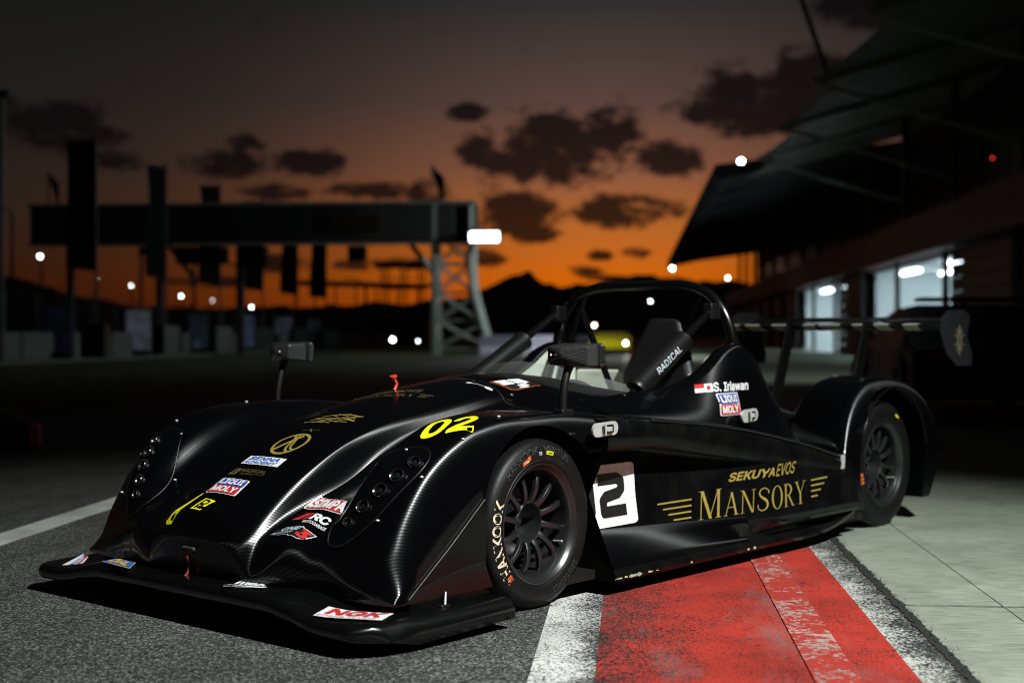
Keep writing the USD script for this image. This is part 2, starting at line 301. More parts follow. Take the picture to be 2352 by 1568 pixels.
# ------------------------------------------------------------------ the race car: x forward from the front axle, y to its left, z up
car = thing('race_car', 'low black open-cockpit race car with rear wing and sponsor stickers across the red paint', 'race car', CARO, CAR_ANGLE)
ROWS = [  # distance from the centre line, height along the car (x, z), where the nose ends, how it rounds off
    (0.0, [(-.70, .713), (-.45, .704), (-.25, .684), (-.03, .645), (.22, .585), (.42, .512), (.52, .463), (.66, .390), (.76, .338), (.83, .300)], .815, .05),
    (.13, [(-.70, .700), (-.45, .692), (-.25, .672), (-.03, .636), (.22, .580), (.42, .508), (.52, .460), (.66, .382), (.76, .318), (.83, .27)], .815, .05),
    (.216, [(-.70, .672), (-.45, .658), (-.25, .640), (-.05, .610), (.20, .570), (.35, .528), (.53, .440), (.70, .326), (.786, .245), (.83, .19)], .815, .05),
    (.247, [(-.70, .650), (-.45, .625), (-.30, .600), (-.10, .560), (.10, .518), (.244, .470), (.394, .395), (.571, .330), (.656, .292), (.725, .250), (.78, .205), (.83, .17)], .812, .05),
    (.36, [(-.70, .615), (-.45, .600), (-.20, .575), (0, .553), (.2, .502), (.4, .412), (.6, .330), (.745, .258), (.83, .19)], .785, .05),
    (.44, [(-.70, .595), (-.36, .585), (-.1, .590), (.1, .570), (.2, .546), (.34, .494), (.45, .430), (.58, .342), (.69, .262), (.76, .20), (.83, .15)], .755, .04),
    (.505, [(-.70, .585), (-.36, .592), (-.08, .613), (.0, .614), (.13, .609), (.29, .586), (.38, .551), (.485, .493), (.57, .415), (.64, .320), (.70, .23), (.83, .14)], .735, .035),
    (.60, [(-.70, .58), (-.36, .590), (-.08, .611), (.13, .608), (.29, .586), (.38, .551), (.485, .491), (.57, .408), (.635, .308), (.685, .20), (.83, .13)], .715, .03),
    (.665, [(-.70, .56), (-.36, .585), (-.08, .606), (.13, .604), (.29, .582), (.38, .546), (.48, .482), (.56, .395), (.63, .283), (.675, .18), (.83, .125)], .70, .03),
    (.745, [(-.70, .55), (-.36, .578), (-.08, .596), (.12, .590), (.22, .572), (.335, .525), (.45, .44), (.55, .325), (.62, .22), (.66, .15), (.83, .125)], .68, .03)]
_R0 = np.array([r[0] for r in ROWS]); _RZ = [PC(*zip(*r[1])) for r in ROWS]; _RF = PC(_R0, [r[2] for r in ROWS]); _RR = PC(_R0, [r[3] for r in ROWS])
HALF = .748
_CREASE = {.216: .012, .247: .005}                                     # sharp lines along the bonnet, and how tightly they turn
_RL = np.array(sorted(list(_R0) + [c + d * e for c, d in _CREASE.items() for e in (-1, 1)]))
def _rows(Z):
    cols = {float(x): Z[:, i] for i, x in enumerate(_R0)}
    for c, d in _CREASE.items():
        i = int(np.argmin(abs(_R0 - c))); za = Z[:, i] + (Z[:, i - 1] - Z[:, i]) * d / (c - _R0[i - 1]); zb = Z[:, i] + (Z[:, i + 1] - Z[:, i]) * d / (_R0[i + 1] - c)
        cols[c - d], cols[c + d], cols[c] = za, zb, Z[:, i] * .5 + (za + zb) * .25
    return np.stack([cols[min(cols, key=lambda k: abs(k - x))] for x in _RL], 1)
def H(F, L, shoulder=True):
    F, L = np.broadcast_arrays(np.asarray(F, float), np.abs(np.asarray(L, float))); Lc = np.minimum(L, .745)
    Z = np.stack([p(np.clip(F, -.70, .83)) for p in _RZ], -1)
    out = _rowpc(_rows(Z.reshape(-1, len(_R0))), Lc.ravel()).reshape(F.shape)
    ff, r = _RF(Lc), _RR(Lc)
    q = np.clip((F - (ff - r)) / r, 0, 1) ** 2.2; out = .118 + np.maximum(out - .118, .002) * np.maximum(1 - q, 0) ** (1 / 2.2)
    if shoulder:
        q = np.clip((L - (HALF - .075)) / .075, 0, 1) ** 2.3; out = .118 + (out - .118) * np.maximum(1 - q, 0) ** (1 / 2.3)
    return out
def _rowpc(z, l):
    """monotone cubic across the rows, for many points at once"""
    x = _RL; h = np.diff(x); d = np.diff(z, axis=1) / h; n = len(x); m = np.zeros_like(z)
    w1, w2 = 2 * h[1:] + h[:-1], h[1:] + 2 * h[:-1]
    with np.errstate(all='ignore'):
        mm = (w1 + w2) / (w1 / d[:, :-1] + w2 / d[:, 1:])
    m[:, 1:-1] = np.where(d[:, :-1] * d[:, 1:] > 0, np.nan_to_num(mm), 0); m[:, -1] = d[:, -1]
    k = np.clip(np.searchsorted(x, l, side='right') - 1, 0, n - 2); r = np.arange(len(l)); t = (l - x[k]) / h[k]
    return ((1 + 2 * t) * (1 - t) ** 2 * z[r, k] + t * (1 - t) ** 2 * h[k] * m[r, k] + t * t * (3 - 2 * t) * z[r, k + 1] + t * t * (t - 1) * h[k] * m[r, k + 1])
def top(F, L):
    F, L = np.asarray(F, float), np.asarray(L, float); e = .004
    z = H(F, L); zx = (H(F + e, L) - H(F - e, L)) / (2 * e); zy = (H(F, L + e) - H(F, L - e)) / (2 * e)
    n = np.stack([-zx, -zy, np.ones_like(z)], -1); n /= np.linalg.norm(n, axis=-1, keepdims=True)
    return np.stack([F, L, z], -1), n
POD = Polygon([(.682, .478), (.614, .447), (.556, .452), (.50, .487), (.455, .525), (.435, .58), (.435, .635), (.455, .664), (.49, .670), (.535, .657), (.578, .636), (.617, .61), (.652, .565), (.677, .52)])
POD = Polygon(spline(list(POD.exterior.coords), 90)).buffer(.012).buffer(-.024).buffer(.012)
def tm_box(x0, x1, y0, y1, z0, z1): return m3.Manifold.cube((x1 - x0, y1 - y0, z1 - z0)).translate((x0, y0, z0))
def front_shell():
    R0 = -.36; nu, nv = 150, 181
    s = np.linspace(0, 1, nu); s = np.where(s < .75, s / .75 * .88, .88 + .12 * np.sin((s - .75) / .25 * np.pi / 2))
    l = np.sin(np.linspace(-np.pi / 2, np.pi / 2, nv)); l = (.45 * l + .55 * np.linspace(-1, 1, nv)) * HALF; l[0], l[-1] = -HALF, HALF
    ff = _RF(np.minimum(np.abs(l), .745)); F = R0 + (ff[None] - R0) * s[:, None]; L = np.broadcast_to(l, F.shape)
    Z = H(F, L)
    from shapely import contains_xy
    from scipy.ndimage import gaussian_filter
    mask = np.zeros(F.shape)
    for sg in (-1, 1): mask = np.maximum(mask, contains_xy(POD, F.ravel(), (L * sg).ravel()).reshape(F.shape).astype(float))
    Z = np.where(mask > 2, np.maximum(Z - .036 * np.minimum(1, gaussian_filter(mask, .8)), .13), Z)
    F = F - .030 * np.clip((.25 - Z) / .12, 0, 1) * np.clip((F - ff[None] + .12) / .08, 0, 1) * np.clip((.74 - np.abs(L)) / .25, 0, 1)     # the nose tucks in below
    topv = np.stack([F, L, Z], -1).reshape(-1, 3); botv = topv.copy(); botv[:, 2] = .112
    f = gridfaces(nu, nv); N = nu * nv; idx = np.arange(N).reshape(nu, nv)
    loop = np.r_[idx[0, :], idx[1:, -1], idx[-1, -2::-1], idx[-2:0:-1, 0]]; b = np.roll(loop, -1)
    m = trimesh.Trimesh(np.vstack([topv, botv]), np.vstack([f, f[:, ::-1] + N, np.stack([loop, b, loop + N], 1), np.stack([b, b + N, loop + N], 1)]), process=False)
    if m.volume < 0: m.invert()
    M = mani(m); assert M.status() == m3.Error.NoError, M.status()
    for sg in (-1, 1):
        c = m3.Manifold.cylinder(.36, .305, .305, 72).rotate((90, 0, 0)).translate((.012, .80 if sg > 0 else -.44, .268)); M = M - c
    M = M - tm_box(-.60, -.20, .40, .90, .0, .472) - tm_box(-.60, -.20, -.90, -.40, .0, .472)
    return tm(M)
shell = front_shell()
obj('front_bodywork', shell, BODY, car, smooth=38)
# clear covers over the lamps, and the lamps themselves
for sg in (1, -1):
    F, L = np.meshgrid(np.linspace(.36, .72, 70), np.linspace(.43, .69, 50), indexing='ij'); L = L * sg
    P, n = top(F.ravel(), L.ravel()); P = P + n * .003
    from shapely import contains_xy
    big = POD.buffer(.006); f = gridfaces(70, 50); c = P[f].mean(1); f = f[contains_xy(big, c[:, 0], c[:, 1] * sg)]
    # clean border: push border vertices onto the outline
    cov = trimesh.Trimesh(P, f, process=False); cov.remove_unreferenced_vertices()
    if cov.face_normals.mean(0)[2] < 0: cov.invert()
    pod = thing('headlight', parent=car)
    obj('lamp_cover', cov, pm('black_gloss_cover', (.002, .002, .0024), .1, specular_ior_level=.35), pod, smooth=True)
    ring = np.array(POD.exterior.coords); ring = np.array([LineString(ring).interpolate(t, normalized=True).coords[0] for t in np.linspace(0, 1, 90)])
    P, n = top(ring[:, 0], ring[:, 1] * sg); obj('cover_rim', tube(P + n * .0015, .0028, 6, cap=False), SATIN, pod, smooth=True)
    for k, (a, b, r) in enumerate([(.487, .635, .020), (.532, .610, .023), (.572, .583, .023), (.608, .550, .021), (.640, .522, .015)]):
        P, n = top([a], [b * sg]); P, n = P[0], n[0]; d = n * .75 + np.array([.5, .1 * sg, .1]); d /= np.linalg.norm(d)
        T4 = trimesh.geometry.align_vectors([0, 0, 1], d); T4[:3, 3] = P
        cup = lathe([(r * .72, .002), (r * .8, .009), (r * .93, .012), (r, .009), (r * 1.03, -.012)], 28); cup.apply_transform(T4); obj('lamp_bezel', cup, pm('bezel_gloss', (.006, .006, .006), .22, specular_ior_level=1.0), pod, smooth=30)
        bulb = lathe([(0, .006), (r * .35, .005), (r * .6, .002), (r * .74, -.002)], 22); bulb.apply_transform(T4); obj('lamp_lens', bulb, pm('smoked_lens', (.01, .01, .011), .08, specular_ior_level=1.0), pod, smooth=True)
        brk = rbx(-.006, .006, r * .9, r * 1.45, -.004, .006, .002); brk.apply_transform(T4); obj('lamp_bracket', brk, DARKMETAL, pod)
# tow eye, nose plate
obj('tow_eye', tube([(.822 + .026 * math.sin(a), -.02, .158 + .034 * math.cos(a)) for a in np.linspace(3.0, 6.0, 20)], .0045, 8), pm('red_strap', (.22, .012, .006), .6), car, smooth=True)
obj('nose_catch', rbx(.808, .818, -.03, .03, .207, .219, .004), pm('dull_catch', (.05, .05, .05), .5), car)

# splitter
def split_top(F, L):
    a = np.abs(np.asarray(L, float)); k = np.clip((.66 - a) / .26, 0, 1); k = k * k * (3 - 2 * k)
    return .088 + .040 * k + 0 * np.asarray(F)
def splitter_mesh():
    nu, nv = 40, 121; l = np.linspace(-.83, .83, nv); a = np.abs(l)
    fr = .868 - .10 * np.clip((a - .74) / .09, 0, 1) ** 2.2          # rounded front corners
    re = np.where(a > .70, .27, -.30) ; re = np.interp(a, [0, .60, .70, .83], [.05, .05, .27, .27])
    def prof(i):                                                       # section along x: rolled lip
        zt, F0, R0 = float(split_top(0, l[i])), fr[i], re[i]; t = .05 if a[i] < .5 else .045; r = t / 2
        e = np.clip((a[i] - .80) / .03, 0, 1); zt2 = zt - .022 * e ** 2
        arc = [(F0 - r + r * math.cos(x), zt2 - r + r * math.sin(x) * (1 - .9 * e ** 3)) for x in np.linspace(np.pi / 2, -np.pi / 2, 9)]
        back = [(F0 - .10, zt2 - t), (R0, zt2 - t + .01), (R0, zt2 - .004), (R0 + .004, zt2)] ; front = [(F0 - .14, zt2 + .004), (F0 - .07, zt2 + .002)]
        return np.array([(p[0], l[i], p[1]) for p in arc + back + front])
    S = np.array([prof(i) for i in range(nv)])
    return loft(S[:, :, [1, 0, 2]]) if False else _loft_any(S)
def _loft_any(S):
    k, n, _ = S.shape; v = S.reshape(-1, 3); i, j = np.meshgrid(np.arange(k - 1), np.arange(n), indexing='ij')
    q = np.stack([i * n + j, i * n + (j + 1) % n, (i + 1) * n + (j + 1) % n, (i + 1) * n + j], -1).reshape(-1, 4)
    c = len(v); v = np.vstack([v, S[0].mean(0), S[-1].mean(0)]); a = np.arange(n); b = (a + 1) % n
    f = np.vstack([q[:, [0, 1, 2]], q[:, [0, 2, 3]], np.stack([b, a, np.full(n, c)], 1), np.stack([(k - 1) * n + a, (k - 1) * n + b, np.full(n, c + 1)], 1)])
    m = trimesh.Trimesh(v, f, process=False)
    if m.volume < 0: m.invert()
    return m
SPLIT = black_gloss('black_splitter', .26, .5, (.0025, .0025, .0028), .5, .25)
obj('front_splitter', splitter_mesh(), SPLIT, car, smooth=40)
def split(F, L):
    F, L = np.asarray(F, float), np.asarray(L, float); z = split_top(F, L); zy = (split_top(F, L + .004) - split_top(F, L - .004)) / .008
    n = np.stack([0 * z, -zy, np.ones_like(z)], -1); n /= np.linalg.norm(n, axis=-1, keepdims=True); return np.stack([F, L, z + .0065], -1), n
for sg in (1, -1):
    obj('splitter_stay', cat_([rod((.50, sg * .765, .085), (.48, sg * .748, .125), .005, 8), rbx(.485, .52, sg * .765 - .01, sg * .765 + .01, .088, .096, .003)]), DARKMETAL, car)
# thin closing plates between splitter and wings, ahead of the wheels
    pl = Polygon([(.31, .09), (.62, .09), (.59, .20), (.45, .32), (.32, .40), (.30, .30)])
    v = prism(pl, -.004, .004); v.vertices = np.c_[v.vertices[:, 0], sg * (.742 + v.vertices[:, 2]), v.vertices[:, 1]]; v.fix_normals(); obj('wing_side_panel', v, SIDE, car)

# scuttle in front of the cockpit
def scuttle():
    nu, nv = 40, 81
    def fn(u, v):
        L = (v * 2 - 1) * .56; front = -.364; rear = -.70 - .16 * np.clip(np.abs(L) / .42, 0, 1) ** 2; F = front + (rear - front) * u
        z0 = H(F, L, False); a = np.abs(L); rail = np.interp(a, [0, .16, .30, .40, .47, .56], [.708, .694, .664, .645, .632, .58]); k = np.clip(u * 2.2, 0, 1); k = k * k * (3 - 2 * k)
        return F, L, z0 * (1 - k) + (rail - .03 * (a > .1) * 0 + .006 * (1 - u)) * k
    m = grid(nu, nv, fn)
    if m.face_normals.mean(0)[2] < 0: m.invert()
    return m
SC = scuttle(); obj('scuttle', SC, BODY, car, smooth=True)
from scipy.interpolate import LinearNDInterpolator
_sc = LinearNDInterpolator(SC.vertices[:, :2], SC.vertices[:, 2])
def scut(F, L):
    F, L = np.asarray(F, float), np.asarray(L, float); e = .01; z = _sc(F, L); zx = (_sc(F + e, L) - _sc(F - e, L)) / (2 * e); zy = (_sc(F, L + e) - _sc(F, L - e)) / (2 * e)
    n = np.stack([-zx, -zy, np.ones_like(z)], -1); n = np.nan_to_num(n); n /= np.linalg.norm(n, axis=-1, keepdims=True); return np.stack([F, L, z], -1), n

# side pods: section lofted along the car
Fs = np.array([-.30, -.45, -.65, -.9, -1.15, -1.4, -1.65, -1.85, -2.0])
ZT = PC([-2.05, -1.95, -1.62, -1.126, -.7, -.5, -.28], [.33, .345, .417, .503, .552, .567, .577])
def pod_section(F):
    zt = float(ZT(F)); k = float(np.clip((F + 1.30) / 1.0, 0, 1)); zl = min(.476 - .14 * max(0, -F - .55), zt - .03); ov = .115 * k ** .7
    fl = float(np.clip((F + 1.35) / 1.0, 0, 1)); xo = .752; xi = xo - .012 * k - ov; up = float(np.clip((-F - 1.55) / .45, 0, 1)) ** 2
    return [(.40, zt + .02), (.60, zt + .012), (xo - .05, zt + .004), (xo - .015, zt - .004), (xo, zt - .02), (xo + .004, (zt + zl) / 2), (xo, zl + .012), (xo - .012 * k, zl), (xi + .006 * k, zl - .006), (xi, zl - .02),
            (xi + .004, .30), (xi + .010 + .02 * (1 - fl), .20 - .03 * (1 - fl)), (xi + .028 + .02 * (1 - fl), .172 - .03 * (1 - fl)), (.735 , .110 - .010 * (1 - fl)), (.765, .092 - .006 * (1 - fl)), (.780 - .02 * up, .082 + .06 * up), (.787 - .02 * up, .066 + .06 * up), (.780 - .02 * up, .052 + .05 * up), (.60, .05), (.40, .05)]
for sg in (1, -1):
    S = np.array([[(F, sg * a, b) for a, b in pod_section(F)] for F in np.linspace(-.285, -2.0, 50)])
    PODM = _loft_any(S); obj('side_pod', PODM, SIDE, car, smooth=40)
    v = [[(F, sg * (a + .0025), b + .0015) for a, b in pod_section(F)[11:15]] for F in np.linspace(-.287, -1.15, 30)]; fl_ = trimesh.Trimesh(np.array(v).reshape(-1, 3), gridfaces(30, 4), process=False)
    if fl_.face_normals.mean(0)[1] * sg < 0: fl_.invert()
    obj('pod_flare', fl_, BODY, car, smooth=True)
    obj('pod_edge_strip', tube([(F, sg * .742, float(ZT(F)) + .001) for F in np.linspace(-.55, -1.94, 30)], .0055, 8), pm('edge_gloss', (.004, .004, .005), .3, specular_ior_level=1.0), car, smooth=True)
def side(F, z):
    """outer skin of the left pod below the ledge"""
    F, z = np.asarray(F, float), np.asarray(z, float)
    def y_(F, z): return np.array([np.interp(b, [p[1] for p in reversed(pod_section(a)[4:15])], [p[0] for p in reversed(pod_section(a)[4:15])]) for a, b in zip(np.ravel(F), np.ravel(z))]).reshape(np.shape(F))
    e = .006; y = y_(F, z); yx = (y_(F + e, z) - y_(F - e, z)) / (2 * e); yz = (y_(F, z + e) - y_(F, z - e)) / (2 * e)
    n = np.stack([-yx, np.ones_like(y), -yz], -1); n /= np.linalg.norm(n, axis=-1, keepdims=True); return np.stack([F, y, z], -1), n

# cockpit sides and the humps beside the roll hoop
RT = PC([-2.02, -1.9, -1.80, -1.74, -1.66, -1.58, -1.50, -1.42, -1.33, -1.22, -1.08, -.95, -.75, -.36], [.40, .44, .52, .64, .745, .80, .825, .805, .752, .70, .665, .652, .642, .62])
def rail_section(F, sg):
    zt = float(RT(F)); zb = float(ZT(min(F, -.3))) - .015; hump = float(np.clip((zt - .66) / .16, 0, 1)); w = .075
    fo = .60 - .05 * hump; r = .03
    return [(F, sg * a, b) for a, b in [(fo + .03, zb), (fo, zb + .03), (fo - .012, zb + (zt - zb) * .5), (.50 + .015 * hump, zt - .02), (.485, zt - .005), (.465, zt), (.445, zt - .006), (.432, zt - .02), (.43, zb + (zt - zb) * .5), (.43, .25), (fo + .03, .25)]]
for sg in (1, -1):
    obj('cockpit_side', _loft_any(np.array([rail_section(F, sg) for F in np.linspace(-.50, -2.0, 90)])), BODY, car, smooth=50)
    v = np.linspace(-.62, -1.62, 50); P = np.array([[(F, sg * .427, .22), (F, sg * .427, float(RT(F)) - .022)] for F in v]).reshape(-1, 3)
    ln = trimesh.Trimesh(P, gridfaces(50, 2), process=False)
    if ln.face_normals.mean(0)[1] * sg > 0: ln.invert()
    obj('cockpit_liner', ln, WHITEGEL, car)
def hump(F, z):
    F, z = np.asarray(F, float), np.asarray(z, float)
    def y_(F, z): return np.array([np.interp(b, [p[2] for p in rail_section(a, 1)[:5]], [p[1] for p in rail_section(a, 1)[:5]]) for a, b in zip(np.ravel(F), np.ravel(z))]).reshape(np.shape(F))
    e = .006; y = y_(F, z); yz = (y_(F, z + e) - y_(F, z - e)) / (2 * e); yx = (y_(F + e, z) - y_(F - e, z)) / (2 * e)
    n = np.stack([-yx, np.ones_like(y), -yz], -1); n /= np.linalg.norm(n, axis=-1, keepdims=True); return np.stack([F, y, z], -1), n
obj('cockpit_floor', bx(-2.0, -.5, -.43, .43, .10, .16), MATTE, car); obj('undertray', bx(-2.2, .05, -.70, .70, .055, .085), MATTE, car)
obj('rear_bulkhead', rbx(-1.66, -1.62, -.425, .425, .12, .70, .01), WHITEGEL, car); obj('dashboard', rbx(-.86, -.74, -.42, .42, .40, .60, .03), MATTE, car, smooth=40)
# seats with headrests
def seat(y):
    s = m3.Manifold.batch_hull([m3.Manifold.sphere(.03, 12).translate(p) for p in [(-1.50, y - .16, .30), (-1.50, y + .16, .30), (-1.52, y - .15, .68), (-1.52, y + .15, .68), (-1.58, y - .06, .905), (-1.58, y + .06, .905)]])
    t = m3.Manifold.batch_hull([m3.Manifold.sphere(.03, 12).translate(p) for p in [(-1.05, y - .17, .24), (-1.05, y + .17, .24), (-1.5, y - .17, .22), (-1.5, y + .17, .22)]])
    return tm(s + t)
obj('seat', seat(.10), MATTE, car, smooth=40)
obj('steering_wheel', tube([(-.98 + .05 * math.sin(a) , .10 + .13 * math.cos(a), .55 + .12 * math.sin(a)) for a in np.linspace(0, 2 * np.pi, 40)], .012, 8, cap=False), MATTE, car, smooth=True)
# windscreen: low clear strip
def screen(u, v):
    L = (u * 2 - 1) * .415; F = -.70 - .17 * (np.abs(L) / .415) ** 2; z = np.interp(np.abs(L), [0, .16, .30, .415], [.703, .690, .660, .640]); return F - .02 * v, L, z + .052 * v * (1 - .55 * np.abs(u * 2 - 1) ** 3)
obj('windscreen', grid(50, 4, screen), mat('clear_screen', {'t': ('transparent_bsdf', dict(color=(.86, .9, .88))), 'd': ('diffuse_bsdf', dict(color=(.6, .62, .58))), 'gl': ('glossy_bsdf', dict(color=(.9, .9, .9), roughness=.1)), 'm': ('mix_closure', dict(fac=.12)), 'f': ('fresnel', dict(IOR=1.4)), 'm2': ('mix_closure', {})},
    [('t.BSDF', 'm.closure1'), ('d.BSDF', 'm.closure2'), ('f.fac', 'm2.fac'), ('m.closure', 'm2.closure1'), ('gl.BSDF', 'm2.closure2')], 'm2.closure'), car, smooth=True)
# roll hoop
TUBEB = pm('gloss_black_tube', (.003, .003, .003), .2)
hp = spline([(-1.53, .47, .55), (-1.53, .462, .80), (-1.53, .425, .93), (-1.53, .355, 1.015), (-1.53, .25, 1.058), (-1.53, .10, 1.066), (-1.53, -.10, 1.066), (-1.53, -.25, 1.058), (-1.53, -.355, 1.015), (-1.53, -.425, .93), (-1.53, -.462, .80), (-1.53, -.47, .55)], 90)
obj('roll_hoop', tube(hp, .0225, 16), TUBEB, car, smooth=40)
for sg in (1, -1):
    obj('hoop_brace', rod((-1.55, sg * .40, .97), (-1.63, sg * .475, .66), .017, 14), TUBEB, car, smooth=40)
    a, b = np.array([-.80, sg * .43, .595]), np.array([-1.46, sg * .40, .955]); p = lambda t: tuple(a + (b - a) * t)
    st = obj('front_stay', rod(a, b, .016, 12), TUBEB, car, smooth=40)
    pad = tube([p(.13), p(.135), p(.15), p(.17), p(.18), p(.63), p(.645), p(.66), p(.665)], [.028, .040, .0435, .0435, .041, .041, .0435, .0435, .03], 28); obj('stay_padding', pad, SATIN, car, smooth=40)
    d = (b - a) / np.linalg.norm(b - a)
    if sg > 0:
        g = text2d('RADICAL', 1, .12, 1.05); w = g.bounds[2]
        mm = []
        def padsurf(u, v):                                    # u along the stay, v around it
            e1 = np.cross(d, [0, 0, 1.0]); e1 /= np.linalg.norm(e1); e2 = np.cross(e1, d)
            if e1[1] < 0: e1 = -e1
            ang = v; nrm = np.cos(ang)[:, None] * e1 + np.sin(ang)[:, None] * e2
            return a + u[:, None] * d + nrm * .0412, nrm
        L0 = np.linalg.norm(b - a); q = [(L0 * .30, .02), (L0 * .55, .02), (L0 * .55, .62), (L0 * .30, .62)]
        obj('sticker', decal_mesh(fit(g, 0, 0, 1, 1), q, padsurf, .0012, .01), GREY, car)
obj('roll_brace', rod((-1.56, -.36, 1.0), (-1.30, .02, .62), .014, 12), TUBEB, car, smooth=40)
for p_, q_, r_ in [((-1.53, -.30, 1.03), (-1.48, -.44, .60), .014), ((-1.53, -.43, .90), (-1.25, -.30, .62), .014), ((-1.53, .30, 1.03), (-1.60, .10, .68), .014)]:
    obj('roll_brace', rod(p_, q_, r_, 12), TUBEB, car, smooth=40)
for sg in (1, -1): obj('stay_bracket', rbx(-1.50, -1.43, sg * .40 - .022, sg * .40 + .022, .915, .985, .008), SATIN, car, smooth=40)
obj('seat_belt', cat_([rbx(-1.30, -1.295, .40, .43, .56, .66, .002), rbx(-1.31, -1.29, .395, .435, .66, .70, .004)]), pm('belt_tag', (.6, .55, .45), .5), car)

# mirrors on stalks
def mirror(sg):
    y0, F0 = (.665, -.19) if sg > 0 else (-.76, -.19)
    mir = thing('mirror', parent=car)
    base = float(H(np.array([F0 + .02]), np.array([abs(y0) - .02]), False)[0]) if sg > 0 else .585
    obj('stalk', tube(spline([(F0 + .03, y0, base - .02), (F0 + .03, y0, base + .05), (F0 + .02, y0, base + .10), (F0 - .01, y0 - .0 * sg, .765)], 20), np.interp(np.linspace(0, 1, 20), [0, .2, .8, 1], [.015, .0135, .0135, .018]), 12), SATIN, mir, smooth=40)
    obj('stalk_foot', rbx(F0 + .0, F0 + .06, y0 - .022, y0 + .022, base - .02, base + .012, .005), SATIN, mir, smooth=40)
    hull = m3.Manifold.batch_hull([m3.Manifold.sphere(r, 24).translate((F0 + a, y0 + b * sg, .788 + c)) for a, b, c, r in
          [(-.045, -.080, -.030, .013), (-.045, -.080, .030, .013), (-.045, .084, -.030, .014), (-.045, .084, .030, .014), (.026, -.064, -.020, .015), (.026, -.064, .024, .015), (.032, .0, .004, .03), (-.005, .078, -.026, .015), (-.005, .078, .028, .015)]])
    ctr = np.array([F0 - .02, y0, .788])
    h = tm(hull); h.apply_translation(-ctr); h.apply_scale(.86); h.apply_translation(ctr); obj('housing', h, CARBON, mir, smooth=35)
    obj('rear_lip', rbx(F0 - .076, F0 - .052, y0 - .090, y0 + .094, .788 - .040, .788 + .040, .010), CARBON, mir, smooth=40)
    for q in range(9): obj('lip_rib', rbx(F0 - .074, F0 - .054, y0 + sg * .094 - .002, y0 + sg * .094 + .002, .756 + q * .0072, .7584 + q * .0072, .001, 4), SATIN, mir)
    obj('bolt', trimesh.creation.icosphere(2, .004).apply_translation((F0 + .050, y0 - .035 * sg, .79)), CHROME, mir, smooth=True)
for sg in (1, -1): mirror(sg)

# wheels
def polar_text(shape, r0, a0, a1, y, rscale, off=.0012, yfun=None):
    """shape of height 1 laid round the wheel, tops outwards, from bearing a0 to a1 (degrees clockwise from the top, seen from outside)"""
    b = shape.bounds; g = affinity.translate(shape, -b[0], 0); w = b[2] - b[0]; parts = []
    n = max(4, int(abs(a1 - a0) / 2.0))
    for i in range(n):
        c = g.intersection(sbox(w * i / n, -1, w * (i + 1) / n, 2))
        for q in getattr(c, 'geoms', [c]):
            if q.geom_type == 'Polygon' and q.area > 1e-6:
                v, f = trimesh.creation.triangulate_polygon(q, engine='earcut'); parts.append(trimesh.Trimesh(np.c_[v, np.zeros(len(v))], f, process=False))
    m = cat_(parts); an = np.radians(a0 + (a1 - a0) * m.vertices[:, 0] / w); r = r0 + rscale * m.vertices[:, 1]
    yy = yfun(r) + off; m.vertices = np.stack([-np.sin(an) * r, yy, np.cos(an) * r], -1)   # clockwise seen from outside: right is backwards (-x)
    m.merge_vertices()
    if m.face_normals.mean(0)[1] < 0: m.invert()
    return m
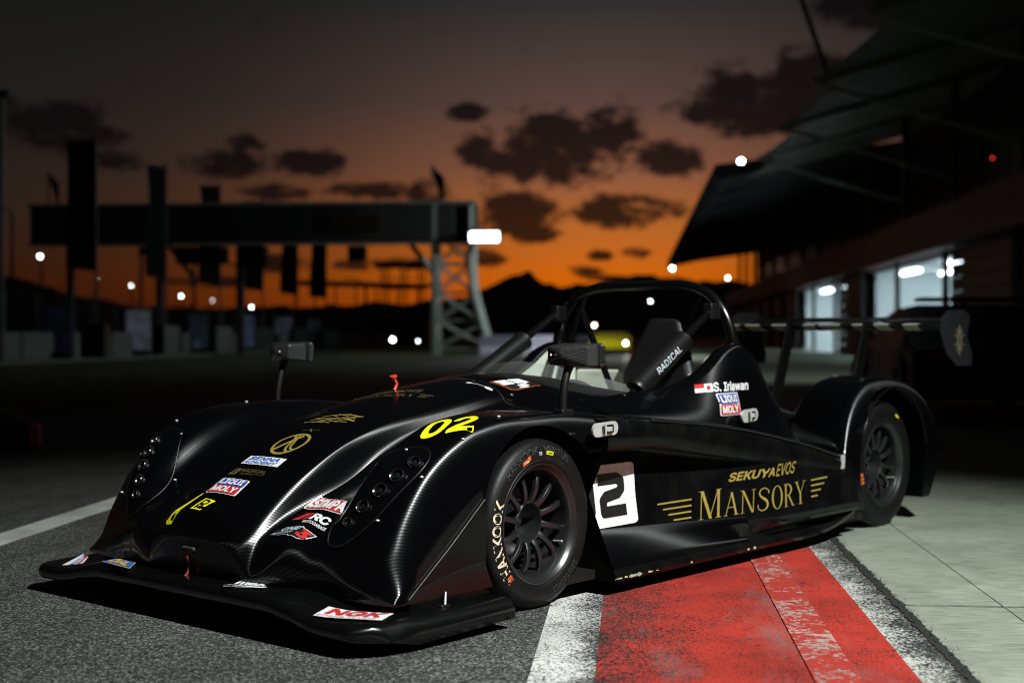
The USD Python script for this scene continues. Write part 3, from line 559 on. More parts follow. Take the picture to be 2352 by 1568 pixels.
def wheel(F, L, R, sg, steer=0, front=True, detail=True):
    w = thing('wheel', parent=car); w.AddTranslateOp().Set((F, L, R))
    w.AddRotateZOp().Set((180.0 if sg < 0 else 0.0) + steer)
    k = (R - .183) / (.265 - .183)
    def rr(r): return .183 + (r - .183) * k
    half = [(.183, .086), (.186, .093), (.196, .100), (.199, .1005), (.201, .099), (.215, .1035), (.232, .1035), (.236, .1015), (.239, .102), (.250, .097), (.258, .090), (.2625, .081), (.265, .068)]
    prof = [(rr(r), -y) for r, y in half] + [(rr(.266), -.03), (rr(.266), .03)] + [(rr(r), y) for r, y in reversed(half)]
    yf = lambda r: np.interp(r, [rr(h[0]) for h in half], [h[1] for h in half])
    obj('tyre', lathe(prof, 96, 'y'), RUBBER, w, smooth=30)
    obj('rim', lathe([(.160, -.088), (.160, -.02), (.1615, .03), (.1635, .066), (.1655, .078), (.169, .084), (.176, .088), (.1815, .0955), (.1855, .0985), (.1885, .097), (.189, .09)], 72, 'y'), pm('rim_black', (.012, .012, .013), .3, specular_ior_level=.7), w, smooth=28)
    path = spline([(.060, .050), (.082, .062), (.110, .067), (.140, .065), (.163, .056)], 12)
    wd = np.interp(np.linspace(0, 1, 12), [0, .2, .75, 1], [.0105, .0088, .0078, .0105])
    for i in range(12):
        a = math.radians(30 * i + 9); tw = np.linspace(0, .06, 12); S = []
        for (r, y), h, t in zip(path, wd, tw):
            S.append([((r * math.cos(a + t) - q * math.sin(a)), y + e, (r * math.sin(a + t) + q * math.cos(a))) for q, e in [(-h, -.016), (-h, -.003), (-h * .55, .0), (h * .55, .0), (h, -.003), (h, -.016)]])
        obj('spoke', _loft_any(np.array(S)), RIMM, w, smooth=40)
    obj('hub', lathe([(.0, -.022), (.030, -.022), (.046, -.016), (.054, .008), (.0595, .046), (.0625, .052), (.068, .048), (.071, .025), (.070, -.03)], 48, 'y'), RIMM, w, smooth=30)
    for i in range(4):
        a = math.radians(90 * i + 30); o = lathe([(.0, .0), (.006, .0), (.007, -.002), (.007, -.01)], 6, 'y'); o.apply_translation([.034 * math.cos(a), -.012, .034 * math.sin(a)]); obj('wheel_bolt', o, DARKMETAL, w)
    obj('centre_nut', cat_([lathe([(0, .012), (.009, .012), (.011, .009), (.011, -.006), (.016, -.007), (.016, -.022)], 6, 'y')]), DARKMETAL, w, smooth=False)
    obj('brake_disc', lathe([(.0, -.045), (.118, -.045), (.118, -.055), (.0, -.055)], 40, 'y'), DARKMETAL, w); obj('brake_caliper', rbx(-.13, -.06, -.07, -.03, -.05, .06, .01), MATTE, w)
    if detail:
        a = math.radians(118); o = rod((-math.sin(a) * .160, .04, math.cos(a) * .160), (-math.sin(a) * .150, .080, math.cos(a) * .150), .0035, 8); obj('valve', o, CHROME, w)
        dk = pm('raised_rubber', (.034, .034, .034), .5)
        if front:
            obj('tyre_lettering', polar_text(text2d('HANKOOK', 3, 0, 1), .2040, 231, 293, 0, .038, yfun=yf), CREAM, w)
            lg = union_all([Polygon([(0, 0), (.16, 0), (.30, 1), (.14, 1)]), Polygon([(.26, 0), (.40, 0), (.56, .9), (.42, .9)]), Polygon([(.5, 0), (.62, 0), (.76, .8), (.64, .8)])])
            obj('tyre_lettering', polar_text(lg, .209, 223, 230, 0, .027, yfun=yf), ORG, w)
            obj('tyre_lettering', polar_text(text2d('HANKOOK · VENTUS', 1, 0, .95), .2225, 312, 395, 0, .022, yfun=yf), dk, w)
            obj('tyre_lettering', polar_text(text2d('DOT 1T7NR', 0, 0, 1), .203, 366, 392, 0, .009, yfun=yf), dk, w)
            obj('tyre_lettering', polar_text(text2d('180/530R13', 1, 0, .8), .212, 128, 166, 0, .018, yfun=yf), dk, w)
            obj('tyre_lettering', polar_text(text2d('T33', 2, 0, .8), .216, 355, 359, 0, .010, yfun=yf), WHITE, w)
            tg = obj('tyre_tag', polar_text(sbox(0, 0, 1, .45), .2165, 365, 374, 0, .026, yfun=yf), YEL, w)
            obj('tyre_tag', polar_text(union_all([sbox(i * .1, 0, i * .1 + .05, 1) for i in range(8)]), .219, 366, 373, 0, .006, off=.002, yfun=yf), BLK, w)
            obj('tyre_tag', polar_text(sbox(0, 0, 1.0, .5).union(sbox(.8, .2, 1.2, .65)), .2065, 333, 344, 0, .03, yfun=yf), ORG, w)
            obj('tyre_lettering', polar_text(text2d('Radr', 1, .1), .2095, 335.5, 342, 0, .008, off=.0022, yfun=yf), WHITE, w)
        else:
            obj('tyre_tag', polar_text(sbox(0, 0, 1, .3), .232, 384, 392, 0, .03, yfun=yf), YEL, w)
            obj('tyre_lettering', polar_text(union_all([sbox(0, 0, .25, .8), sbox(.33, 0, .6, .8), sbox(.7, .1, .95, .7)]), .222, 252, 264, 0, .03, yfun=yf), ORG, w)
    return w
wheel(0, .605, .265, 1, 2.0); wheel(0, -.605, .265, -1, 2.0, detail=False)
wheel(-2.41, .605, .28, 1, 0, False); wheel(-2.41, -.605, .28, -1, 0, False, False)
for p_, q_, r_ in [((.0, .48, .2), (-.12, .3, .2), .012), ((0, -.48, .2), (-.12, -.3, .2), .012), ((-2.41, .45, .25), (-2.41, -.45, .25), .03), ((0, .5, .265), (0, -.5, .265), .02)]:
    obj('suspension_arm', rod(p_, q_, r_), DARKMETAL, car)

# rear wings over the rear wheels
ZR = PC([-2.94, -2.85, -2.72, -2.58, -2.41, -2.25, -2.13, -2.04, -1.975, -1.94], [.44, .545, .615, .652, .668, .657, .612, .535, .43, .345])
def rear_wing(sg):
    Ls = .748 - (.748 - .37) * (1 - np.cos(np.linspace(0, np.pi, 26))) / 2; S = []
    for L in Ls:
        q = np.clip((L - .66) / .088, 0, 1) ** 2.3; k = max(0, 1 - q) ** (1 / 2.3); q2 = np.clip((.45 - L) / .08, 0, 1) ** 2.3; k2 = max(0.0, 1 - q2) ** (1 / 2.3); k = min(k, .55 + .45 * k2)
        F = np.linspace(-1.94, -2.94, 40); sh = -.13 * (.748 - L) / .378      # inner edge sits further back
        top_ = [(f + sh, sg * L, .30 + (float(ZR(f)) - .30) * k) for f in F]
        S.append(top_ + [(-2.95, sg * L, .36), (-2.93, sg * L, .31), (-2.78, sg * L, .11), (-1.98 + sh, sg * L, .11), (-1.95 + sh, sg * L, .2)])
    m = _loft_any(np.array(S)); c = m3.Manifold.cylinder(.5, .335, .335, 72).rotate((90, 0, 0)).translate((-2.42, .98 if sg > 0 else -.48, .288))
    return tm(mani(m) - c)
for sg in (1, -1):
    obj('rear_fender', rear_wing(sg), BODY, car, smooth=38)
    arch = [(-2.42 + .335 * math.cos(a), sg * .746, .288 + .335 * math.sin(a)) for a in np.linspace(.15, 2.95, 50)]
    obj('arch_edge', tube(arch, .006, 8), SIDE, car, smooth=True)
obj('engine_cover', _loft_any(np.array([[(F, y * w, z0 + (zt - z0) * h) for y, h in [(-1, 0), (-1, .5), (-.9, .85), (-.6, 1), (.6, 1), (.9, .85), (1, .5), (1, 0)]] for F, w, zt, z0 in [(-1.64, .40, .64, .12), (-1.8, .40, .62, .12), (-2.1, .38, .55, .14), (-2.5, .36, .49, .16), (-2.95, .34, .45, .2)]])), SIDE, car, smooth=40)
obj('rear_diffuser', cat_([rbx(-3.0, -2.2, -.36, .36, .10, .14, .01), rbx(-2.86, -2.80, .52, .62, .10, .145, .008)]), pm('grey_composite', (.25, .26, .22), .5), car)
# rear wing on two pylons
wing = thing('wing', parent=car)
def aerofoil(y, F0, z0, c, tk, ang):
    t = np.linspace(0, 1, 14); u = tk * (1.2 * np.sqrt(t) * (1 - t) + .0); cam_ = -.06 * c * 4 * t * (1 - t)
    P = [(a * c, cam_[i] + u[i] * .5) for i, a in enumerate(t)] + [(a * c, cam_[i] - u[i] * .6) for i, a in reversed(list(enumerate(t)))][1:-1]
    return [(F0 - x * math.cos(ang) , y, z0 + zz + x * math.sin(ang)) for x, zz in P]
def plane_pt(y, F0, z0, c, tk, ang, t): return None
obj('main_plane', _loft_any(np.array([aerofoil(y, -3.20, .905, .27, .062, .05) for y in np.linspace(-.60, .60, 3)])), MATTE, wing, smooth=50)
obj('flap', _loft_any(np.array([aerofoil(y, -3.46, .925, .10, .012, .25) for y in np.linspace(-.60, .60, 3)])), SATIN, wing, smooth=50)
EPL = [(-3.234, .933), (-3.32, .977), (-3.52, .985), (-3.59, .95), (-3.55, .85), (-3.62, .755), (-3.61, .695), (-3.43, .700), (-3.30, .765), (-3.235, .855)]
EPD = pm('matt_plum_grey', (.030, .030, .036), .45)
for sg in (1, -1):
    sm = Polygon(EPL).buffer(.02).buffer(-.04).buffer(.02); v = prism(sm, -.004, .004); v.vertices = np.c_[v.vertices[:, 0], sg * (.607 + v.vertices[:, 2]), v.vertices[:, 1]]; v.fix_normals(); obj('end_plate', v, EPD, wing, smooth=30)
    py = rbx(-.05, .05, -.006, .006, 0, .5, .004); py.vertices = np.c_[-3.02 - py.vertices[:, 2] * .42 + py.vertices[:, 0], sg * .22 + py.vertices[:, 1], .42 + py.vertices[:, 2]]; obj('pylon', py, SATIN, wing)

# ------------------------------------------------------------------ stickers on the car
def sticker(layers, quad, surf, parent=car, step=.02, base=.0014):
    """layers: (shape in the unit square, material), each laid a little above the one before"""
    root = None
    for i, (g, m) in enumerate(layers):
        o = obj('sticker' if root is None else 'lettering', decal_mesh(g, quad, surf, base + .0010 * i, step), m, parent if root is None else root)
        root = root or o
    return root
U = sbox(0, 0, 1, 1)
def rr_(x0, y0, x1, y1, r): return sbox(x0 + r, y0 + r, x1 - r, y1 - r).buffer(r)
def T2(s, x0, y0, x1, y1, bold=4, shear=0, wide=1): return fit(text2d(s, bold, shear, wide), x0, y0, x1, y1)
LIQ = [(rr_(0, 0, 1, 1, .07), WHITE), (rr_(.04, .52, .96, .96, .06), NAVY), (rr_(.04, .04, .96, .5, .06), RED), (T2('LIQUI', .10, .56, .90, .90, 5).union(T2('MOLY', .10, .10, .90, .45, 5)), WHITE)]
SEN = [(U, WHITE), (T2('SENNA', .06, .50, .88, .92, 4, .2).union(T2('ACADEMY', .03, .08, .90, .42, 4, .2)), BLUE)]
SIM = [(U, WHITE), (sbox(.025, .05, .975, .95), RED), (T2('SIMPA', .05, .12, 1.0, .88, 6, .25), WHITE)]
NGK = [(Polygon([(.04, 0), (1, 0), (.96, 1), (0, 1)]).union(U), WHITE), (T2('NGK', .08, .30, .94, .95, 6, .1), RED), (T2('SPARK PLUGS', .03, .04, .90, .22, 2), pm('sticker_pink', (.7, .25, .3), .4))]
OHL = [(U, pm('sticker_cream_edge', (.65, .5, .3), .4)), (sbox(.02, .06, .98, .94), BLUE), (T2('ÖHL', .12, .12, .85, .98, 5, .1), pm('sticker_amber', (.75, .45, .03), .4))]
MAX = [(T2('max', .20, .38, 1.0, 1.0, 7, .35).union(Polygon([(0, .30), (.98, .30), (.9, .14), (.72, .10)])).union(T2('MOTORSPORT', .02, .0, .62, .10, 2, .2).intersection(sbox(0, -1, .66, 2))), WHITE)]
RC_ = [(Polygon([(0, .35), (.22, 1), (.50, 1), (.42, .80), (.30, .70), (.22, .35)]).union(Polygon([(.27, .35), (.34, .62), (.46, .72), (.42, .45), (.33, .35)])), RED), (T2('RC', .46, .36, 1.0, 1.0, 6, .2).union(T2('MOTOGARAGE', .38, .0, 1.0, .24, 2, .2)), WHITE)]
ONE = [(Polygon([(.0, .3), (.12, .8), (.2, 1), (.64, 1), (.70, .88), (1, .88), (.9, .22), (.80, 0), (.58, 0), (.52, .14)]), WHITE), (Polygon([(.02, .31), (.14, .79), (.21, .96), (.63, .96), (.69, .84), (.975, .84), (.88, .23), (.79, .04), (.59, .04), (.53, .18)]), BLK),
       (T2('ONE', .20, .52, .66, .90, 4, .15).union(T2('MOTOSHOP', .06, .26, .58, .44, 3, .15)), GREY), (T2('3', .68, .14, .94, .80, 8, .2, 1.3), RED)]
R_LOGO = [(Polygon([(0, 0), (.25, 1), (1, 1), (.72, 0)]), YEL), (T2('R', .22, .1, .80, .9, 2, .25), BLK)]
STROKE = [(Polygon([(.0, .06), (.10, .0), (.40, .0), (.50, .14), (.62, .28), (1.0, 1.0), (.80, .96), (.40, .46), (.14, .20)]), YEL)]
DIG2 = LineString([(.0, .87), (.70, .87), (.86, .80), (.86, .62), (.74, .53), (.26, .47), (.14, .38), (.14, .13), (1.0, .13)]).buffer(.13, cap_style=2, join_style=1)
DIG0 = rr_(0, 0, 1, 1, .22).difference(rr_(.27, .25, .73, .75, .08))
N02 = [(T2('0', 0, 0, .48, 1, 4).union(T2('2', .52, 0, 1, 1, 4)), YEL)]
RADI = [(T2('RADICAL', .30, .52, 1, .95, 1, .15, 1.2).union(T2('INDONESIA', .32, .18, .70, .38, 0, .15)).union(Polygon([(0, .1), (.12, .95), (.28, .95), (.2, .1)]).difference(Polygon([(.08, .25), (.16, .8), (.2, .8), (.14, .25)]))).union(sbox(.72, .30, 1, .34)), DGOLD)]
_c = lambda r: Point(.5, .5).buffer(r, 32)
EMB = [(_c(.5).difference(_c(.42)).union(_c(.43).intersection(union_all([Polygon([(.18, .2), (.26, .14), (.62, .86), (.52, .9)]), LineString(spline([(.30, .86), (.46, .62), (.50, .5), (.55, .32), (.72, .15)], 16)).buffer(.035), LineString(spline([(.42, .90), (.54, .62), (.60, .5), (.66, .36), (.82, .25)], 16)).buffer(.03)]))), GOLD)]
_r = np.random.default_rng(4)
LION = [(union_all([LineString([(x, y), (x + .10 + .1 * _r.random(), y + .18 * _r.random() - .02), (x + .26 + .12 * _r.random(), y + .04)]).buffer(.016) for x, y in [(.02, .12), (.06, .30), (.10, .46), (.18, .60), (.30, .72), (.46, .78), (.60, .80), (.62, .60), (.48, .52), (.36, .42), (.30, .25), (.5, .3), (.66, .42), (.2, .14)]] + [LineString([(.95, .86), (.7, .62), (.95, .5)]).buffer(.02)]), GOLD)]
XX = [(LineString([(0, .2), (1, .8)]).buffer(.035).union(LineString([(.35, 1), (.6, 0)]).buffer(.05)), DGOLD)]
def bars(n, right):
    return union_all([sbox(.0 if right else .16 * i, .86 - i * .27, 1 - .2 * i if right else 1.0, .93 - i * .27) for i in range(n)])
MANS = serif_word('MANSORY')
HOODM = [(fit(MANS, 0, 0, .80, .42).union(T2('SEKUYA', .14, .66, .56, .90, 3, .25)).union(T2('EVOS', .57, .62, .80, 1.0, 0, .15, .6)).union(fit(bars(3, True), .84, .05, 1.0, .4)), DGOLD)]
SIDEM = [(fit(MANS, .20, 0, .80, .62).union(fit(bars(4, False), 0, .08, .165, .50)).union(fit(bars(4, True), .84, .10, .96, .50)), GOLD), (T2('SEKUYA', .345, .74, .58, .94, 4, .2).union(T2('EVOS', .59, .72, .72, 1.0, 1, .12, .55)), GOLD)]

# ------------------------------------------------------------------ ground
def sheet(name, pts, z, m, th=.3, kind='structure', parent=None):
    v = prism(Polygon(pts), z - th, z); return obj(name, v, m, parent, kind=kind)
def lane_poly(s0, s1, t0, t1): return [tuple(T(s, t)[:2]) for s, t in ((s0, t0), (s1, t0), (s1, t1), (s0, t1))]
def speckled(name, base, dark, light, s1=420, amt=.5, rough=.75, bump=.0025, patch=None):
    """stone-chip surface: fine light and dark grains, slow patches"""
    N = {'g': ('geometry', {}), 'v': ('voronoi_texture', dict(scale=s1, randomness=1.0)), 'vr': ('separate_color', {}), 'n': ('noise_texture', dict(scale=s1 * .5, detail=3.0)), 'pn': ('noise_texture', dict(scale=1.3, detail=5.0, roughness=.6)),
         'rmp': ('rgb_ramp', {'ramp': [(0, dark), (.35, tuple(b * .8 for b in base)), (.62, base), (.86, tuple((b + l) / 2 for b, l in zip(base, light))), (1, light)]}),
         'pr': ('map_range', dict(from_min=.3, from_max=.7, to_min=.72, to_max=1.22, clamp=True)), 'hv': ('hsv', {}), 'rt': ('vector_rotate', dict(rotate_type='z_axis', angle=TH + .12)), 'sm': ('mapping', dict(scale=(2.6, .16, 1))), 'sn': ('noise_texture', dict(scale=1.0, detail=4.0, roughness=.6)), 'sr': ('map_range', dict(from_min=.36, from_max=.6, to_min=.68, to_max=1.06, clamp=True)), 'ml': ('math', dict(math_type='multiply')), 'b': ('bump', dict(strength=.9, distance=bump)), 'p': ('principled_bsdf', dict(roughness=rough, specular_ior_level=.35))}
    L = [('g.position', 'v.vector'), ('g.position', 'n.vector'), ('g.position', 'pn.vector'), ('v.color', 'vr.color'), ('vr.r', 'rmp.fac'), ('pn.fac', 'pr.value'), ('rmp.color', 'hv.color'), ('g.position', 'rt.vector'), ('rt.vector', 'sm.vector'), ('sm.vector', 'sn.vector'), ('sn.fac', 'sr.value'), ('sr.result', 'ml.value1'), ('pr.result', 'ml.value2'), ('ml.value', 'hv.value'), ('hv.color', 'p.base_color'),
         ('v.distance', 'b.height'), ('b.normal', 'p.normal')]
    return mat(name, N, L, 'p.BSDF')
ASPH = speckled('asphalt', (.046, .048, .046), (.010, .010, .010), (.26, .26, .25), 175)
def worn(name, color, under, edge_s, edge_w, wear=.5, grain=150, rough=.6, dirt=False, red=False):
    """paint worn off the stones: holes in fine noise, more of them near edge_s in lane coordinates"""
    N = {'g': ('geometry', {}), 'rot': ('vector_rotate', dict(rotate_type='z_axis', angle=TH)), 'sep': ('separate_xyz', {}), 'e': ('math', dict(math_type='subtract', value2=edge_s)), 'ea': ('math', dict(math_type='absolute')),
         'em': ('map_range', dict(from_min=0.0, from_max=edge_w, to_min=.17, to_max=0.0, clamp=True)),
         'n': ('noise_texture', dict(scale=grain, detail=2.5, roughness=.6)), 'n2': ('noise_texture', dict(scale=5.0, detail=4.0, roughness=.6)), 'n2m': ('map_range', dict(from_min=.35, from_max=.75, to_min=-.06, to_max=.10, clamp=True)),
         'a': ('math', dict(math_type='add')), 'a2': ('math', dict(math_type='add')), 'st': ('map_range', dict(range_type='smoothstep', from_min=1 - wear - .06, from_max=1 - wear + .06, clamp=True)),
         'un': ('voronoi_texture', dict(scale=165)), 'us': ('separate_color', {}), 'ur': ('rgb_ramp', {'ramp': [(0, tuple(c * .3 for c in under)), (.7, under), (1, tuple(min(1, c * 3) for c in under))]}),
         'tn': ('noise_texture', dict(scale=2.2, detail=5.0)), 'tr': ('rgb_ramp', {'ramp': [(.32, tuple(c * .62 for c in color)), (.68, tuple(min(.9, c * 1.08) for c in color))]}),
         'mx': ('mix_color', dict(blend_type='mix')), 'b': ('bump', dict(strength=.8, distance=.0018)), 'p': ('principled_bsdf', dict(roughness=rough, specular_ior_level=.4))}
    if red: N['n2m'] = ('map_range', dict(from_min=.35, from_max=.68, to_min=-.14, to_max=.24, clamp=True))
    if red: N['ur'] = ('rgb_ramp', {'ramp': [(0, tuple(c * .8 for c in under)), (1, under)]})
    N['fin'] = ('mix_color', dict(blend_type='mix', b=(.16, .12, .12)))
    N['dm'] = ('mapping', dict(scale=(3.2, .8, 1))); N['dn'] = ('noise_texture', dict(scale=1.0, detail=6.0, roughness=.7)); N['dr'] = ('map_range', dict(from_min=.52, from_max=.74, to_min=0.0, to_max=.75 if dirt else 0.0, clamp=True))
    L = [('mx.result', 'fin.a'), ('rot.vector', 'dm.vector'), ('dm.vector', 'dn.vector'), ('dn.fac', 'dr.value'), ('dr.result', 'fin.fac'), ('fin.result', 'p.base_color'),
         ('g.position', 'rot.vector'), ('rot.vector', 'sep.vector'), ('sep.x', 'e.value1'), ('e.value', 'ea.value1'), ('ea.value', 'em.value'), ('g.position', 'n.vector'), ('g.position', 'n2.vector'), ('n2.fac', 'n2m.value'),
         ('n.fac', 'a.value1'), ('em.result', 'a.value2'), ('a.value', 'a2.value1'), ('n2m.result', 'a2.value2'), ('a2.value', 'st.value'), ('g.position', 'un.vector'), ('un.color', 'us.color'), ('us.r', 'ur.fac'), ('g.position', 'tn.vector'), ('tn.fac', 'tr.fac'),
         ('st.result', 'mx.fac'), ('tr.color', 'mx.a'), ('ur.color', 'mx.b'), ('n.fac', 'b.height'), ('b.normal', 'p.normal')]
    return mat(name, N, L, 'p.BSDF')
sheet('asphalt_lane', [(-400, -60), (400, -60), (400, 1500), (-400, 1500)], 0.0, ASPH, .5)
# kerb paint: white band, red band with a ghost of an old white line, white edge band
WB, WR, RE, CE = -.255, -.09, .712, .838
sheet('white_kerb_band', lane_poly(WB, WR, -8, 120), .004, worn('worn_white_paint', (.62, .62, .60), (.04, .04, .04), WR, .10, .43), .003)
sheet('red_kerb_band', lane_poly(WR, RE, -8, 120), .004, worn('worn_red_paint', (.43, .032, .020), (.030, .016, .016), WR - .03, .34, .405, dirt=True), .003)
sheet('faded_white_line', lane_poly(.45, .565, -8, 120), .008, worn('ghost_white_paint', (.40, .30, .28), (.37, .034, .024), .3, .01, .545, 60, red=True), .003)
sheet('white_edge_band', lane_poly(RE, CE, -8, 120), .004, worn('worn_edge_paint', (.50, .50, .46), (.03, .03, .03), CE, .13, .46, 130), .003)
sheet('white_lane_line', lane_poly(-2.70, -2.55, -8, 260), .004, worn('lane_line_paint', (.55, .56, .53), (.06, .06, .06), -2, .01, .30), .003)
CONC = mat('brushed_concrete', {'g': ('geometry', {}), 'rot': ('vector_rotate', dict(rotate_type='z_axis', angle=TH)), 'mp': ('mapping', dict(scale=(9, 105, 1))), 'n': ('noise_texture', dict(scale=1.0, detail=4.0, roughness=.7)), 'n2': ('noise_texture', dict(scale=1.6, detail=6.0, roughness=.65)), 'n3': ('noise_texture', dict(scale=60, detail=3.0)),
    'r': ('rgb_ramp', {'ramp': [(.32, (.09, .10, .08)), (.46, (.21, .235, .187)), (.68, (.32, .35, .285))]}), 'r2': ('map_range', dict(from_min=.3, from_max=.7, to_min=.66, to_max=1.12, clamp=True)), 'hv': ('hsv', {}), 'b': ('bump', dict(strength=.7, distance=.002)), 'p': ('principled_bsdf', dict(roughness=.8, specular_ior_level=.3))},
    [('g.position', 'rot.vector'), ('rot.vector', 'mp.vector'), ('mp.vector', 'n.vector'), ('g.position', 'n2.vector'), ('g.position', 'n3.vector'), ('n.fac', 'r.fac'), ('n2.fac', 'r2.value'), ('r.color', 'hv.color'), ('r2.result', 'hv.value'), ('hv.color', 'p.base_color'), ('n.fac', 'b.height'), ('b.normal', 'p.normal')], 'p.BSDF')
# ------------------------------------------------------------------ the pit roof's floodlight that lights the car
KEY = np.array([4.05, -.35, 7.3]); AIM = np.array([.8, 4.35, 0.0])
def floodlight_key():
    fx = thing('roof_floodlight', 'square floodlight hung from the pit canopy edge above the car', 'floodlight', tuple(KEY))
    d = AIM - KEY; d /= np.linalg.norm(d); Z = -d; X = np.cross([0, 0, 1.0], Z); X /= np.linalg.norm(X); Y = np.cross(Z, X); M4 = np.eye(4); M4[:3, 0], M4[:3, 1], M4[:3, 2] = X, Y, Z
    def put(m): m.apply_transform(M4); return m
    obj('housing', put(cat_([bx(-.26, .26, -.19, .19, .06, .16), bx(-.27, -.25, -.2, .2, -.03, .08), bx(.25, .27, -.2, .2, -.03, .08), bx(-.25, .25, .18, .2, -.03, .08), bx(-.25, .25, -.2, -.18, -.03, .08)])), SATIN, fx)
    obj('bracket', cat_([rod((0, 0, .1), (0, 0, .75), .025), rod((0, 0, .72), (1.1, .1, .5), .025)]), SATIN, fx)
    l = UsdLux.SphereLight.Define(stage, str(fx.GetPath()) + '/lamp'); l.CreateRadiusAttr(.07); l.CreateIntensityAttr(KEY_INT); l.CreateColorAttr((.95, 1.0, .96)); l.CreateNormalizeAttr(True)
    X4 = Gf.Matrix4d(*[float(v) for v in np.vstack([np.r_[X, 0], np.r_[Y, 0], np.r_[Z, 0], [0, 0, 0, 1]]).ravel()]); l.AddTransformOp().Set(X4)
    sh = UsdLux.ShapingAPI.Apply(l.GetPrim()); sh.CreateShapingConeAngleAttr(KEY_CONE); sh.CreateShapingConeSoftnessAttr(1.0)
KEY_INT, KEY_CONE = 2250.0, 23.0
floodlight_key()
sticker(SEN, [(.5535, -.08), (.5535, .10), (.511, .097), (.511, -.08)], top); sticker(RADI, [(.612, -.075), (.609, .095), (.575, .08), (.577, -.083)], top); sticker(LIQ, [(.70, -.07), (.70, .078), (.63, .066), (.626, -.071)], top)
sticker(STROKE, [(.792, -.150), (.796, -.055), (.70, -.070), (.715, -.115)], top); sticker(R_LOGO, [(.774, -.045), (.778, .03), (.735, .032), (.726, -.045)], top)
sticker(EMB, [(.495, -.048), (.495, .086), (.367, .086), (.367, -.048)], top, step=.012); sticker(LION, [(.30, -.085), (.30, .125), (.19, .125), (.19, -.085)], top, step=.012); sticker(XX, [(.352, -.02), (.352, .055), (.332, .055), (.332, -.02)], top)
sticker(HOODM, [(.03, -.15), (-.06, .165), (-.15, .12), (-.06, -.15)], top); sticker(N02, [(.41, .556), (.302, .691), (.165, .602), (.275, .505)], top)
sticker(SIM, [(.574, .247), (.599, .446), (.543, .4095), (.50, .244)], top, step=.006, base=.0028); sticker(RC_, [(.657, .271), (.6576, .442), (.618, .4285), (.60, .265)], top, step=.006, base=.0028); sticker(ONE, [(.718, .2527), (.7186, .4153), (.6745, .4325), (.674, .251)], top, step=.006, base=.0028)
RAC = [(U, WHITE), (sbox(.35, .0, .62, .92).union(sbox(.30, .8, .7, 1.0)), BLUE), (Polygon([(.62, 1), (.95, 1), (.95, .86), (.86, .8), (.86, .1), (.72, .1), (.72, .8), (.62, .86)]), RED), (sbox(.44, .1, .60, .8), WHITE), (affinity.rotate(T2('SCAL', .3, .40, .72, .53, 2), 90, origin=(.52, .46)), BLUE)]
sticker(RAC, [(.845, -.648), (.818, -.578), (.692, -.735), (.672, -.80)], split); sticker(OHL, [(.852, -.405), (.872, -.22), (.795, -.30), (.788, -.418)], split); sticker(MAX, [(.868, .235), (.812, .372), (.745, .29), (.79, .17)], split); sticker(NGK, [(.852, .61), (.765, .785), (.68, .745), (.765, .575)], split)
sticker([(rr_(0, 0, 1, 1, .06), pm('scratched_white', (.74, .74, .75), .4, vary=.12, vscale=60)), (fit(DIG0, .10, .15, .46, .86).union(fit(DIG2, .52, .15, .86, .86)), BLK)], [(-.203, .198), (-.578, .2083), (-.565, .418), (-.17, .411)], side, step=.03)
sticker(SIDEM, [(-.669, .181), (-1.776, .195), (-1.842, .367), (-.698, .343)], side, step=.04)
sticker([(U, WHITE), (sbox(0, .5, 1, 1), RED)], [(-1.143, .6314), (-1.1966, .633), (-1.2228, .6637), (-1.172, .6615)], hump); sticker([(U, WHITE), (affinity.scale(Point(.5, .5).buffer(.28), .85, 1), RED)], [(-1.199, .633), (-1.2506, .634), (-1.267, .6655), (-1.222, .6638)], hump)
sticker([(T2('S. Iriawan', 0, 0, 1, 1, 3), WHITE)], [(-1.2526, .633), (-1.5208, .634), (-1.5245, .6715), (-1.275, .6693)], hump); sticker(LIQ, [(-1.243, .541), (-1.454, .5376), (-1.426, .6273), (-1.253, .6257)], hump)
sticker([(U, ORG), (sbox(.02, .03, .98, .97), BLK), (union_all([sbox(.05, .52, .30, .92), sbox(.33, .52, .56, .92), sbox(.05, .08, .30, .46), sbox(.33, .08, .56, .46), LineString([(.64, .75), (.72, .45), (.8, .7), (.88, .4), (.94, .6)]).buffer(.04)]), WHITE)], [(-.385, .145), (-.4186, .2208), (-.5242, .2725), (-.515, .18)], scut)
sticker([(LineString([(.06, .5), (.9, .5)]).buffer(.06).union(affinity.scale(Point(.85, .5).buffer(.5), .3, 1)).union(sbox(0, .2, .2, .8)), WHITE)], [(-.30, .105), (-.335, .20), (-.352, .197), (-.325, .10)], top, step=.01)
# wing end plate crest and far plate lettering
def epl(F, z): n = np.zeros((len(F), 3)); n[:, 1] = 1; return np.stack([F, np.full(len(F), .611), z], -1), n
def epr(F, z): n = np.zeros((len(F), 3)); n[:, 1] = 1; return np.stack([F, np.full(len(F), -.603), z], -1), n
STAR = union_all([Polygon([(.5, 0), (.68, .5), (.5, 1), (.32, .5)]).difference(Polygon([(.5, .25), (.58, .5), (.5, .75), (.42, .5)]))] + [affinity.rotate(Polygon([(.47, .1), (.53, .1), (.5, .38)]), a, origin=(.5, .5)) for a in (35, 65, 115, 145, 215, 245, 295, 325)])
sticker([(STAR, pm('sticker_pale_gold', (.34, .30, .17), .4))], [(-3.37, .745), (-3.53, .745), (-3.53, .915), (-3.37, .915)], epl)
sticker([(T2('Tokocrypto', .28, .25, 1, .75, 2).union(Point(.11, .5).buffer(.11).difference(Point(.13, .5).buffer(.05))).union(sbox(.0, .45, .16, .53)), DGOLD)], [(-3.30, .87), (-3.62, .87), (-3.62, .94), (-3.30, .94)], epr)
